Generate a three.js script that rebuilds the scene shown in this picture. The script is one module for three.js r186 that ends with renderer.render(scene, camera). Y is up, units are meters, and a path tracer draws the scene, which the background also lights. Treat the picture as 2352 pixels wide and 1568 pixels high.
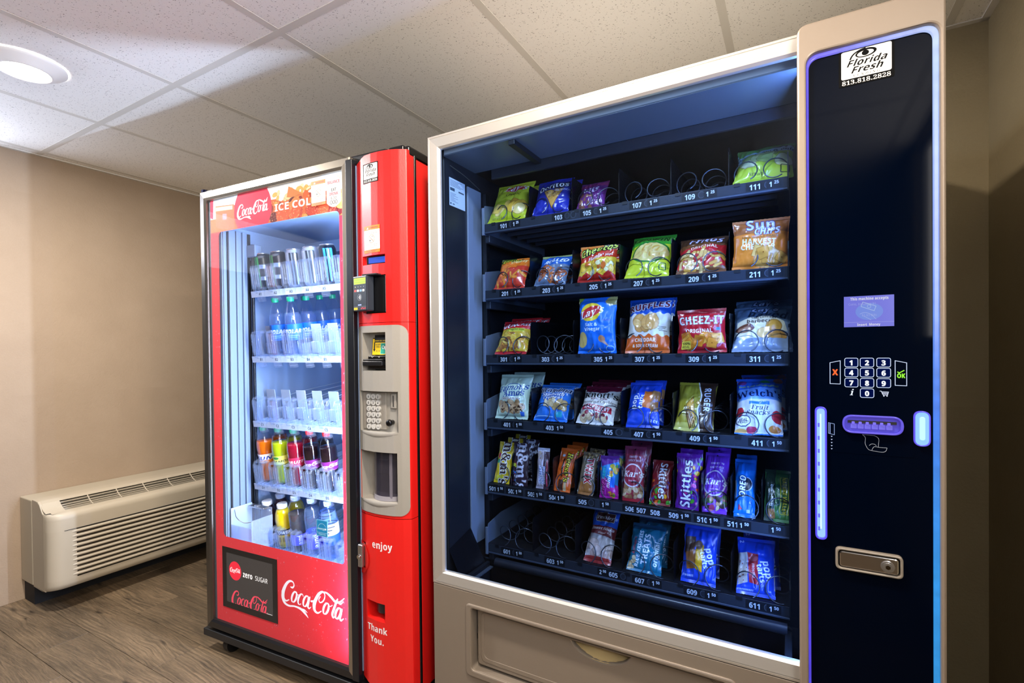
import * as THREE from 'three';
import { RoundedBoxGeometry } from 'three/addons/geometries/RoundedBoxGeometry.js';
import { RectAreaLightUniformsLib } from 'three/addons/lights/RectAreaLightUniformsLib.js';
import { mergeGeometries } from 'three/addons/utils/BufferGeometryUtils.js';

// ---------------------------------------------------------------- camera, light, exposure
const scene = new THREE.Scene();
scene.background = new THREE.Color(0x000000);
const renderer = new THREE.WebGLRenderer({ antialias: true });
renderer.toneMapping = THREE.LinearToneMapping;
renderer.toneMappingExposure = 1.0;
renderer.shadowMap.enabled = true;
RectAreaLightUniformsLib.init();

const FPX = 1144.21;
const camera = new THREE.PerspectiveCamera(2 * Math.atan(784 / FPX) * 180 / Math.PI, 2352 / 1568, 0.05, 30);
camera.setViewOffset(2352, 1568, 0, -33.87, 2352, 1568);
camera.position.set(0, 1.193, 0);
camera.rotation.order = 'YXZ';
camera.rotation.set(-0.6187 * Math.PI / 180, 29.5017 * Math.PI / 180, -0.6349 * Math.PI / 180);
camera.updateMatrixWorld();

const LAMP_COOL = 900, LAMP_WARM = 760, FILL_RIGHT = 15, COKE_STRIP = 500, SNACK_STRIP = 150, HEADER = 3, FILL_LEFT = 9.5;  // window strengths serve two added windows that brighten the ceiling
const C_COOL = 0xfffaf4, C_WARM = 0xffeedb, C_FILL_RIGHT = 0xfdf8f4, C_COKE = 0xc6dcff, C_SNACK = 0x8fb4ff, C_FILL_LEFT = 0xd9e4ff;

// ---------------------------------------------------------------- helpers
const D2R = Math.PI / 180;
function rnd(seed) { let a = seed >>> 0; return () => { a = (a + 0x6D2B79F5) >>> 0; let t = a; t = Math.imul(t ^ (t >>> 15), t | 1); t ^= t + Math.imul(t ^ (t >>> 7), t | 61); return ((t ^ (t >>> 14)) >>> 0) / 4294967296; }; }
function hash2(x, y, s) { let h = Math.imul(x | 0, 374761393) ^ Math.imul(y | 0, 668265263) ^ Math.imul(s | 0, 974634777); h = Math.imul(h ^ (h >>> 13), 1274126177); return ((h ^ (h >>> 16)) >>> 0) / 4294967296; }
function vnoise(x, y, s) { const xi = Math.floor(x), yi = Math.floor(y), fx = x - xi, fy = y - yi, u = fx * fx * (3 - 2 * fx), v = fy * fy * (3 - 2 * fy); const a = hash2(xi, yi, s), b = hash2(xi + 1, yi, s), c = hash2(xi, yi + 1, s), d = hash2(xi + 1, yi + 1, s); return a + (b - a) * u + (c - a) * v + (a - b - c + d) * u * v; }
function fbm(x, y, s, o = 4) { let r = 0, a = .5, f = 1; for (let i = 0; i < o; i++) { r += a * vnoise(x * f, y * f, s + i * 17); a *= .5; f *= 2.03; } return r; }
const taken = {};
function numbered(n) { const k = taken[n] = (taken[n] ?? -1) + 1; return k ? n + '_' + String(k).padStart(3, '0') : n; }
function mesh(name, geo, m, parent) { const o = new THREE.Mesh(geo, m); o.name = parent ? name : numbered(name); o.castShadow = o.receiveShadow = true; (parent || scene).add(o); return o; }
function tag(o, label, category, group) { o.userData.label = label; o.userData.category = category; if (group) o.userData.group = group; return o; }
function thing(name, label, category, group) { const o = new THREE.Group(); o.name = numbered(name); scene.add(o); return tag(o, label, category, group); }
function struct(name) { const o = new THREE.Group(); o.name = name; o.userData.kind = 'structure'; scene.add(o); return o; }
function sub(name, parent, label) { const o = new THREE.Group(); o.name = name; parent.add(o); if (label) o.userData.label = label; return o; }
function mat(color, roughness = .6, metalness = 0, extra = {}) { return new THREE.MeshPhysicalMaterial({ color, roughness, metalness, ...extra }); }
function box(x0, x1, y0, y1, z0, z1, r = 0, seg = 2) {
  const w = x1 - x0, h = y1 - y0, d = z1 - z0;
  const g = r > 0 ? new RoundedBoxGeometry(w, h, d, seg, Math.min(r, w / 2.01, h / 2.01, d / 2.01)) : new THREE.BoxGeometry(w, h, d);
  return g.translate((x0 + x1) / 2, (y0 + y1) / 2, (z0 + z1) / 2);
}
function cyl(r0, r1, h, x, y, z, axis = 'y', seg = 24) { const g = new THREE.CylinderGeometry(r0, r1, h, seg); if (axis === 'x') g.rotateZ(Math.PI / 2); if (axis === 'z') g.rotateX(Math.PI / 2); return g.translate(x, y, z); }
function merge(list) { return mergeGeometries(list.map(g => { const n = g.index ? g.toNonIndexed() : g; for (const k of Object.keys(n.attributes)) if (!['position', 'normal', 'uv'].includes(k)) n.deleteAttribute(k); return n; })); }
function canvas(w, h, draw) { const c = document.createElement('canvas'); c.width = w; c.height = h; const x = c.getContext('2d'); draw(x, w, h); return c; }
function tex(w, h, draw) { const t = new THREE.CanvasTexture(canvas(w, h, draw)); t.colorSpace = THREE.SRGBColorSpace; t.magFilter = THREE.LinearFilter; t.anisotropy = 8; return t; }
function dataTex(w, h, f, srgb) {
  const a = new Uint8Array(w * h * 4);
  for (let y = 0; y < h; y++) for (let x = 0; x < w; x++) { const v = f(x, y), i = (y * w + x) * 4; if (Array.isArray(v)) { a[i] = v[0]; a[i + 1] = v[1]; a[i + 2] = v[2]; } else a[i] = a[i + 1] = a[i + 2] = v; a[i + 3] = 255; }
  const t = new THREE.DataTexture(a, w, h); t.magFilter = THREE.LinearFilter; t.minFilter = THREE.LinearFilter; t.wrapS = t.wrapT = THREE.RepeatWrapping; if (srgb) t.colorSpace = THREE.SRGBColorSpace; t.needsUpdate = true; return t;
}
function rrPath(s, x0, x1, y0, y1, r) { const [a, b, c, d] = Array.isArray(r) ? r : [r, r, r, r]; // bl, br, tr, tl
  s.moveTo(x0 + a, y0); s.lineTo(x1 - b, y0); if (b) s.quadraticCurveTo(x1, y0, x1, y0 + b); s.lineTo(x1, y1 - c); if (c) s.quadraticCurveTo(x1, y1, x1 - c, y1); s.lineTo(x0 + d, y1); if (d) s.quadraticCurveTo(x0, y1, x0, y1 - d); s.lineTo(x0, y0 + a); if (a) s.quadraticCurveTo(x0, y0, x0 + a, y0); return s; }
const rrect = (...a) => rrPath(new THREE.Shape(), ...a), rhole = (...a) => rrPath(new THREE.Path(), ...a);
function plate(shape, z0, depth, bevel = 0) { const g = new THREE.ExtrudeGeometry(shape, { depth: depth - 2 * bevel, bevelEnabled: bevel > 0, bevelSize: bevel, bevelThickness: bevel, bevelOffset: -bevel, bevelSegments: 2, curveSegments: 10 }); return g.translate(0, 0, z0 + bevel); }
function uvRect(g, x0, x1, y0, y1) { const p = g.attributes.position, u = g.attributes.uv; for (let i = 0; i < p.count; i++) u.setXY(i, (p.getX(i) - x0) / (x1 - x0), (p.getY(i) - y0) / (y1 - y0)); return g; }
// one mitred bar of a rectangular frame; profile = [inset, z] pairs running from the outer to the inner edge
function frameBar(side, x0, x1, y0, y1, profile) {
  const pos = [], uv = [];
  const c = (i) => { const [n, z] = profile[i]; return { L: x0 + n, R: x1 - n, B: y0 + n, T: y1 - n, z }; };
  for (let i = 0; i + 1 < profile.length; i++) {
    const a = c(i), b = c(i + 1);
    const q = { top: [[a.L, a.T], [a.R, a.T], [b.R, b.T], [b.L, b.T]], bottom: [[a.R, a.B], [a.L, a.B], [b.L, b.B], [b.R, b.B]], left: [[a.L, a.B], [a.L, a.T], [b.L, b.T], [b.L, b.B]], right: [[a.R, a.T], [a.R, a.B], [b.R, b.B], [b.R, b.T]] }[side];
    const P = [[...q[0], a.z], [...q[1], a.z], [...q[2], b.z], [...q[3], b.z]];
    for (const k of [0, 2, 1, 0, 3, 2]) { pos.push(...P[k]); uv.push(P[k][0], P[k][1]); }
  }
  const g = new THREE.BufferGeometry(); g.setAttribute('position', new THREE.Float32BufferAttribute(pos, 3)); g.setAttribute('uv', new THREE.Float32BufferAttribute(uv, 2)); g.computeVertexNormals(); return g;
}
function grid(nu, nv, f) { // f(u,v) -> [x,y,z,uu,vv]
  const pos = [], uv = [], idx = [];
  for (let j = 0; j <= nv; j++) for (let i = 0; i <= nu; i++) { const r = f(i / nu, j / nv); pos.push(r[0], r[1], r[2]); uv.push(r[3] ?? i / nu, r[4] ?? j / nv); }
  for (let j = 0; j < nv; j++) for (let i = 0; i < nu; i++) { const a = j * (nu + 1) + i, b = a + 1, c = a + nu + 1, d = c + 1; idx.push(a, b, d, a, d, c); }
  const g = new THREE.BufferGeometry(); g.setAttribute('position', new THREE.Float32BufferAttribute(pos, 3)); g.setAttribute('uv', new THREE.Float32BufferAttribute(uv, 2)); g.setIndex(idx); g.computeVertexNormals(); return g;
}
function tube(points, r, seg = 40, rad = 6, closed = false) { return new THREE.TubeGeometry(new THREE.CatmullRomCurve3(points.map(p => new THREE.Vector3(...p)), closed), seg, r, rad, closed); }
function areaLight(parent, color, intensity, w, h, pos, look) { const l = new THREE.RectAreaLight(color, intensity, w, h); l.position.set(...pos); parent.add(l); l.updateMatrixWorld(); const t = new THREE.Vector3(...look); parent.localToWorld(t); l.lookAt(t); return l; }

// lettering and print
function txt(c, s, x, y, size, fill, o = {}) {
  c.save(); c.translate(x, y); if (o.rot) c.rotate(o.rot * D2R); if (o.skew) c.transform(1, 0, o.skew, 1, 0, 0); if (o.sx) c.scale(o.sx, 1);
  c.font = (o.it ? 'italic ' : '') + (o.reg ? '' : 'bold ') + size + 'px ' + (o.f || 'sans-serif'); c.textAlign = o.al || 'center'; c.textBaseline = 'middle';
  if (o.st) { c.lineJoin = 'round'; c.lineWidth = o.sw || size * .12; c.strokeStyle = o.st; c.strokeText(s, 0, 0); }
  c.fillStyle = fill; c.fillText(s, 0, 0); c.restore();
}
function ell(c, x, y, rx, ry, fill, rot = 0, st, sw) { c.beginPath(); c.ellipse(x, y, rx, ry, rot * D2R, 0, 7); if (fill) { c.fillStyle = fill; c.fill(); } if (st) { c.strokeStyle = st; c.lineWidth = sw || 3; c.stroke(); } }
function poly(c, pts, fill, st, sw) { c.beginPath(); pts.forEach((p, i) => i ? c.lineTo(p[0], p[1]) : c.moveTo(p[0], p[1])); c.closePath(); if (fill) { c.fillStyle = fill; c.fill(); } if (st) { c.strokeStyle = st; c.lineWidth = sw || 2; c.stroke(); } }
function rr(c, x, y, w, h, r, fill, st, sw) { c.beginPath(); c.roundRect(x, y, w, h, r); if (fill) { c.fillStyle = fill; c.fill(); } if (st) { c.strokeStyle = st; c.lineWidth = sw || 2; c.stroke(); } }
function chips(c, seed, n, x0, y0, x1, y1, r0, r1, cols, kind = 'e') { // scattered snack pieces
  const R = rnd(seed);
  for (let i = 0; i < n; i++) { const x = x0 + R() * (x1 - x0), y = y0 + R() * (y1 - y0), r = r0 + R() * (r1 - r0), a = R() * 180, col = cols[Math.floor(R() * cols.length)], edge = 'rgba(90,45,10,.28)';
    if (kind === 'e') ell(c, x, y, r, r * (.55 + R() * .35), col, a, edge, 1.5);
    else if (kind === 't') { const b = a * D2R; poly(c, [0, 1, 2].map(k => [x + r * Math.cos(b + k * 2.1), y + r * Math.sin(b + k * 2.1)]), col, edge, 1.5); }
    else if (kind === 'c') { c.save(); c.translate(x, y); c.rotate(a * D2R); rr(c, -r, -r * .3, 2 * r, r * .6, r * .3, col, edge, 1.5); c.restore(); }
    else if (kind === 'q') { c.save(); c.translate(x, y); c.rotate(a * D2R); rr(c, -r, -r, 2 * r, 2 * r, r * .15, col, edge, 1.5); ell(c, 0, 0, r * .12, r * .12, '#a85510'); c.restore(); }
    else { ell(c, x, y, r, r * .6, null, a, col, r * .35); } }
}
function waveFill(c, y, amp, n, W, H, fill, up, ph = 0) { c.beginPath(); c.moveTo(0, up ? 0 : H); for (let i = 0; i <= 60; i++) c.lineTo(W * i / 60, y + amp * Math.sin(ph + i / 60 * n * 6.283)); c.lineTo(W, up ? 0 : H); c.closePath(); c.fillStyle = fill; c.fill(); }
// flowing script logo drawn as pen strokes [x, y, width]
const SCRIPT = (() => {
  const L = [];
  L.push([[52, 27, 4], [60, 27, 6], [67, 19, 5], [63, 9, 5], [51, 7, 7], [37, 15, 10], [24, 33, 13], [16, 55, 15], [19, 73, 11], [31, 79, 6], [45, 72, 3.5]]);
  L.push([[15, 52, 14], [15, 72, 13], [24, 87, 10], [44, 92, 7], [72, 87, 6], [100, 88, 9], [118, 95, 10], [136, 108, 2]], [[104, 88, 6], [118, 87, 5], [131, 92, 2]]);
  const o = (x, y, rx, ry) => { const p = []; for (let i = 0; i <= 16; i++) { const a = i / 16 * 6.283 - 1.2, u = Math.cos(a) * rx, v = Math.sin(a) * ry; p.push([x + u - v * .32, y + v, 3 + 5.5 * Math.abs(Math.cos(a))]); } L.push(p); };
  const cc = (x, y, rx, ry) => { const p = []; for (let i = 0; i <= 14; i++) { const a = -.75 - i / 14 * 4.6, u = Math.cos(a) * rx, v = Math.sin(a) * ry; p.push([x + u - v * .32, y + v, 3 + 5.5 * Math.max(0, -Math.cos(a))]); } L.push(p); };
  o(69, 56, 10, 19); L.push([[73, 38, 3], [82, 44, 3], [91, 44, 2.5]]);
  cc(99, 56, 10, 19); o(123, 56, 10, 19); L.push([[141, 38, 5], [135, 58, 9], [133, 71, 8], [138, 76, 5], [147, 69, 2.5]]);
  L.push([[147, 50, 6], [157, 47, 6]]);
  L.push([[187, 24, 4], [181, 36, 3.5], [186, 43, 4], [197, 38, 4.5], [206, 24, 4.5], [206, 11, 4], [198, 6, 6], [184, 14, 10], [170, 34, 13], [161, 57, 15], [164, 75, 11], [177, 80, 6], [193, 70, 3.5]]);
  L.push([[198, 6, 4], [214, 5, 6], [234, 13, 9], [252, 23, 8], [270, 20, 6], [289, 3, 2.5]], [[262, 21, 5], [274, 25, 4], [286, 14, 2]]);
  o(213, 56, 10, 19); L.push([[219, 38, 3], [230, 44, 3], [240, 38, 2.5]]);
  L.push([[262, 12, 3.5], [258, 20, 7], [247, 48, 9], [241, 68, 9], [245, 76, 5], [254, 68, 2.5]]);
  o(265, 57, 9.5, 18.5); L.push([[281, 40, 5], [276, 58, 9], [273, 70, 8], [278, 76, 5], [288, 68, 2.5]]);
  return L;
})();
function scriptLogo(c, x, y, w, fill, rot = 0) { // x,y = centre, w = width
  c.save(); c.translate(x, y); c.rotate(rot * D2R); const s = w / 292; c.scale(s, s); c.translate(-149, -56); c.fillStyle = fill;
  for (const st of SCRIPT) { const P = new THREE.CatmullRomCurve3(st.map(p => new THREE.Vector3(p[0], p[1], p[2]))); const n = st.length * 22; for (let i = 0; i <= n; i++) { const p = P.getPoint(i / n); c.beginPath(); c.arc(p.x, p.y, Math.max(p.z * .46, .6), 0, 7); c.fill(); } }
  c.restore();
}
// ---------------------------------------------------------------- the room
const XL = -3.302, XR = .527, ZB = -2.0756, ZF = 2.3, HC = 2.199;
const peel = dataTex(512, 512, (x, y) => 255 * (.6 * vnoise(x / 5, y / 5, 3) + .4 * vnoise(x / 11, y / 11, 9)));
const mottled = (base, amp, seed) => dataTex(512, 512, (x, y) => { const n = (fbm(x / 60, y / 60, seed) - .5) * amp + (hash2(x, y, seed) - .5) * amp * .35; return base.map(v => Math.max(0, Math.min(255, v + n))); }, true);
const wallTex = mottled([163, 142, 119], 9, 5); peel.repeat.set(2.2, 2.2);
const M = {};
M.wall = mat(0xffffff, .75, 0, { map: wallTex, bumpMap: peel, bumpScale: .0006 });
M.wallLampTint = mat(0xf2fff0, .75, 0, { map: wallTex, bumpMap: peel, bumpScale: .0006 });  // same paint as the left wall, warm lamp light tinted into the colour
const metreUV = (g, a, b) => { const p = g.attributes.position, u = g.attributes.uv; for (let i = 0; i < p.count; i++) { const q = [p.getX(i), p.getY(i), p.getZ(i)]; u.setXY(i, q[a], q[b]); } return g; };
{
  const t = .12, DZ0 = -.4, DZ1 = .8, WB = 1.2, WT = 2.175; // glowing window added in the right wall, out of view, to brighten the ceiling
  const EZ0 = -.8, EZ1 = .9, EB = 1.78, EH = 2.175; // high window added to lift the ceiling light, over a dark street door, left wall
  mesh('wall_panel', metreUV(merge([box(XL - t, XL, 0, HC + .1, ZB - t, EZ0), box(XL - t, XL, 0, HC + .1, EZ1, ZF + t), box(XL - t, XL, EH, HC + .1, EZ0, EZ1)]), 2, 1), M.wall, struct('wall_left'));
  const d2 = struct('door_1'), fd = mat(0x1d2126, .4, .3);
  for (const [a, b, c, e] of [[EZ0, EZ0 + .07, 0, EB - .06], [EZ1 - .07, EZ1, 0, EB - .06], [EZ0, EZ1, EB - .06, EB], [EZ0 + .07, EZ1 - .07, 0, .2]]) mesh('door_frame', box(XL - .1, XL - .02, c, e, a, b, .004), fd, d2);
  mesh('glass_pane', box(XL - .07, XL - .06, .2, EB - .06, EZ0 + .07, EZ1 - .07), mat(0x0a1422, .1), d2);
  const w2 = struct('added_window_2');
  for (const [a, b, c, e] of [[EZ0, EZ0 + .03, EB, EH], [EZ1 - .03, EZ1, EB, EH], [EZ0 + .03, EZ1 - .03, EH - .02, EH]]) mesh('window_frame', box(XL - .09, XL - .02, c, e, a, b, .004), fd, w2);
  mesh('glass_pane', box(XL - .05, XL - .04, EB, EH - .02, EZ0 + .03, EZ1 - .03), mat(0xffffff, .5, 0, { emissive: C_FILL_LEFT, emissiveIntensity: .8 }), w2);
  areaLight(w2, C_FILL_LEFT, FILL_LEFT, EZ1 - EZ0 - .06, EH - EB - .02, [XL - .035, (EB + EH - .02) / 2, (EZ0 + EZ1) / 2], [0, (EB + EH - .02) / 2, (EZ0 + EZ1) / 2]);
  mesh('wall_panel', metreUV(box(XL, XR, 0, HC + .1, ZB - t, ZB), 0, 1), M.wallLampTint, struct('wall_back'));
  mesh('wall_panel', metreUV(merge([box(XR, XR + t, 0, HC + .1, ZB - t, DZ0), box(XR, XR + t, 0, HC + .1, DZ1, ZF + t), box(XR, XR + t, WT, HC + .1, DZ0, DZ1), box(XR, XR + t, 0, WB, DZ0, DZ1)]), 2, 1), M.wallLampTint, struct('wall_right'));
  mesh('wall_panel', metreUV(box(XL, XR, 0, HC + .1, ZF, ZF + t), 0, 1), mat(0x2a2724, .8), struct('wall_front'));
  const d = struct('added_window_1'), fm = mat(0x6d7073, .4, .6);
  for (const [a, b, c, e] of [[DZ0, DZ0 + .04, WB, WT], [DZ1 - .04, DZ1, WB, WT], [DZ0 + .04, DZ1 - .04, WT - .03, WT], [DZ0 + .04, DZ1 - .04, WB, WB + .04]]) mesh('window_frame', box(XR + .02, XR + .09, c, e, a, b, .004), fm, d);
  mesh('glass_pane', box(XR + .05, XR + .06, WB + .04, WT - .03, DZ0 + .04, DZ1 - .04), mat(0xffffff, .5, 0, { emissive: C_FILL_RIGHT, emissiveIntensity: .8 }), d);
  areaLight(d, C_FILL_RIGHT, FILL_RIGHT, DZ1 - DZ0 - .08, WT - WB - .07, [XR + .045, (WB + WT + .01) / 2, (DZ0 + DZ1) / 2], [0, (WB + WT + .01) / 2, (DZ0 + DZ1) / 2]);
}
{ // floor: wood-look planks laid along x
  const fl = struct('floor');
  mesh('subfloor', box(XL - .12, XR + .12, -.12, -.006, ZB - .12, ZF + .12), mat(0x3a332b, .9), fl);
  const variant = (seed) => {
    const R = rnd(seed), knots = [...Array(3)].map(() => [R() * 1024, 40 + R() * 112, 8 + R() * 12]), off = R() * 400;
    const f = (x, y) => { let yy = y + 60 * (fbm(x / 260, y / 220 + off, seed) - .5); let kd = 0; for (const [kx, ky, kr] of knots) { const dx = (x - kx) / 4.5, dy = yy - ky, r = Math.hypot(dx, dy); const w = Math.exp(-r / 30); yy += w * (dy > 0 ? 1 : -1) * 22; kd = Math.max(kd, Math.exp(-Math.pow(r / kr * 2.4, 2))); }
      const sparse = Math.max(0, fbm(x / 300, y / 60, seed + 11) * 2.2 - .75); const ring = .5 + .5 * Math.sin(yy * .42 + 7 * fbm(x / 420, yy / 70, seed + 5)); const grain = fbm(x / 60, yy / 2.2, seed + 7, 3), fine = vnoise(x / 12, y / .9, seed + 8), big = fbm(x / 260, y / 70, seed + 3); return [.5 + (ring - .5) * Math.min(1, sparse), grain, fine, big, kd]; };
    const tone = .9 + R() * .18;
    const map = dataTex(1024, 192, (x, y) => { const [r, g, n, b, k] = f(x, y); const v = tone * (.74 + .22 * (r - .5) + .42 * (g - .45) + .16 * (n - .5) + .45 * (b - .47)) * (1 - .5 * k); return [144 * v, 121 * v, 93 * v].map(q => Math.max(8, Math.min(255, q))); }, true);
    const bump = dataTex(512, 96, (x, y) => { const [r, g, n] = f(x * 2, y * 2); return 255 * (.25 * r + .45 * g + .25 * n); });
    map.wrapS = map.wrapT = THREE.ClampToEdgeWrapping;
    return mat(0xffffff, .46, 0, { map, bumpMap: bump, bumpScale: .0009 });
  };
  const V = [21, 47, 88, 133].map(variant), PW = .18, PL = 1.22, R = rnd(5);
  const z0 = -.775 - PW * 8;
  for (let j = 0; j < 25; j++) {
    const za = Math.max(z0 + j * PW, ZB), zb = Math.min(z0 + (j + 1) * PW, ZF); if (zb - za < .01) continue;
    let x = -2.65 - 2 * PL + [0, .43, .81, .22, .64][j % 5] * PL * (j === 7 ? 0 : 1);
    for (; x < XR; x += PL) { const a = Math.max(x, XL), b = Math.min(x + PL, XR); if (b - a < .02) continue;
      const g = box(a + .0006, b - .0006, -.008, 0, za + .0006, zb - .0006, .0012, 1), p = g.attributes.position, u = g.attributes.uv, fl_ = R() < .5;
      for (let i = 0; i < p.count; i++) { const uu = (p.getX(i) - x) / PL, vv = (p.getZ(i) - za) / PW; u.setXY(i, fl_ ? 1 - uu : uu, vv); }
      mesh('plank', g, V[Math.floor(R() * 4)], fl); }
  }
}
{ // suspended ceiling: lay-in tiles in a T-bar grid
  const ce = struct('ceiling');
  mesh('roof_deck', box(XL - .12, XR + .12, HC + .03, HC + .13, ZB - .12, ZF + .12), mat(0x8a8680, .9), ce);
  const pits = (seed) => { const R = rnd(seed); const cv = canvas(768, 768, (c, W) => { c.fillStyle = '#f6f3ed'; c.fillRect(0, 0, W, W); for (let i = 0; i < 9000; i++) { c.fillStyle = R() < .5 ? 'rgba(255,255,255,.16)' : 'rgba(120,112,104,.10)'; c.fillRect(R() * W, R() * W, 1 + R() * 2, 1 + R() * 2); }
      for (let i = 0; i < 2400; i++) { const x = R() * W, y = R() * W, a = .5 + (R() - .5) * 1.3, l = 1.2 + R() * R() * 6; c.strokeStyle = `rgba(84,76,70,${.45 + R() * .5})`; c.lineWidth = .9 + R() * 1.2; c.beginPath(); c.moveTo(x, y); c.lineTo(x + l * Math.cos(a), y + l * Math.sin(a)); c.stroke(); } });
    const t = new THREE.CanvasTexture(cv); t.colorSpace = THREE.SRGBColorSpace; t.magFilter = THREE.LinearFilter; t.wrapS = t.wrapT = THREE.RepeatWrapping; return mat(0xffffff, .95, 0, { map: t }); };
  const TV = [pits(3), pits(14), pits(29)], G = .6096, gx = -1.4011, gz = -1.0164, R = rnd(77), bar = mat(0xdad6cd, .6);
  for (let i = -4; i < 4; i++) for (let j = -1; j < 3; j++) {
    const a = Math.max(gx + i * G, XL), b = Math.min(gx + (i + 1) * G, XR), c = Math.max(gz + j * 2 * G, ZB), d = Math.min(gz + (j + 1) * 2 * G, ZF); if (b - a < .03 || d - c < .03) continue;
    const g = box(a + .003, b - .003, HC + .002, HC + .018, c + .003, d - .003), p = g.attributes.position, u = g.attributes.uv; for (let k = 0; k < p.count; k++) u.setXY(k, (p.getX(k) - gx - i * G) / G, (p.getZ(k) - gz - j * 2 * G) / G);
    mesh('ceiling_tile', g, TV[Math.floor(R() * 3)], ce);
  }
  const hw = .012;
  for (let j = 0; j < 3; j++) { const z = gz + j * 2 * G; if (z > ZB && z < ZF) mesh('grid_bar', box(XL, XR, HC + .0008, HC + .006, z - hw, z + hw), bar, ce); }
  for (let i = -3; i < 4; i++) { const x = gx + i * G; if (x > XL && x < XR) for (let j = -1; j < 3; j++) { const c = Math.max(gz + j * 2 * G + hw, ZB), d = Math.min(gz + (j + 1) * 2 * G - hw, ZF); if (d > c) mesh('grid_bar', box(x - hw, x + hw, HC + .001, HC + .006, c, d), bar, ce); } }
  for (const [a, b, c, d] of [[XL, XL + .02, ZB, ZF], [XL, XR, ZB, ZB + .02], [XR - .02, XR, ZB, ZF]]) mesh('wall_angle', box(a, b, HC - .002, HC + .004, c, d), mat(0xdedad2, .6), ce);
}
function ceilingLight(x, z, color, power, label) {
  const t = thing('ceiling_light', label, 'light', 'round ceiling lights'); t.position.set(x, HC, z);
  const pr = [[.112, 0], [.112, -.004], [.106, -.009], [.075, -.027], [.069, -.0285], [.066, -.026]].map(p => new THREE.Vector2(...p));
  mesh('trim_ring', new THREE.LatheGeometry(pr, 48), mat(0xeeeae4, .4), t);
  mesh('diffuser', new THREE.LatheGeometry([[.0001, -.033], [.03, -.032], [.055, -.029], [.067, -.025]].map(p => new THREE.Vector2(...p)), 48), mat(0xffffff, .5, 0, { emissive: color, emissiveIntensity: 40 }), t);
  areaLight(t, color, power, .115, .115, [0, -.035, 0], [0, -1, 0]);
}
ceilingLight(-2.306, -.684, C_COOL, LAMP_COOL, 'round white ceiling light in the tile near the left wall');
ceilingLight(-.487, -.684, C_WARM, LAMP_WARM, 'round ceiling light above the snack vending machine front');

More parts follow.
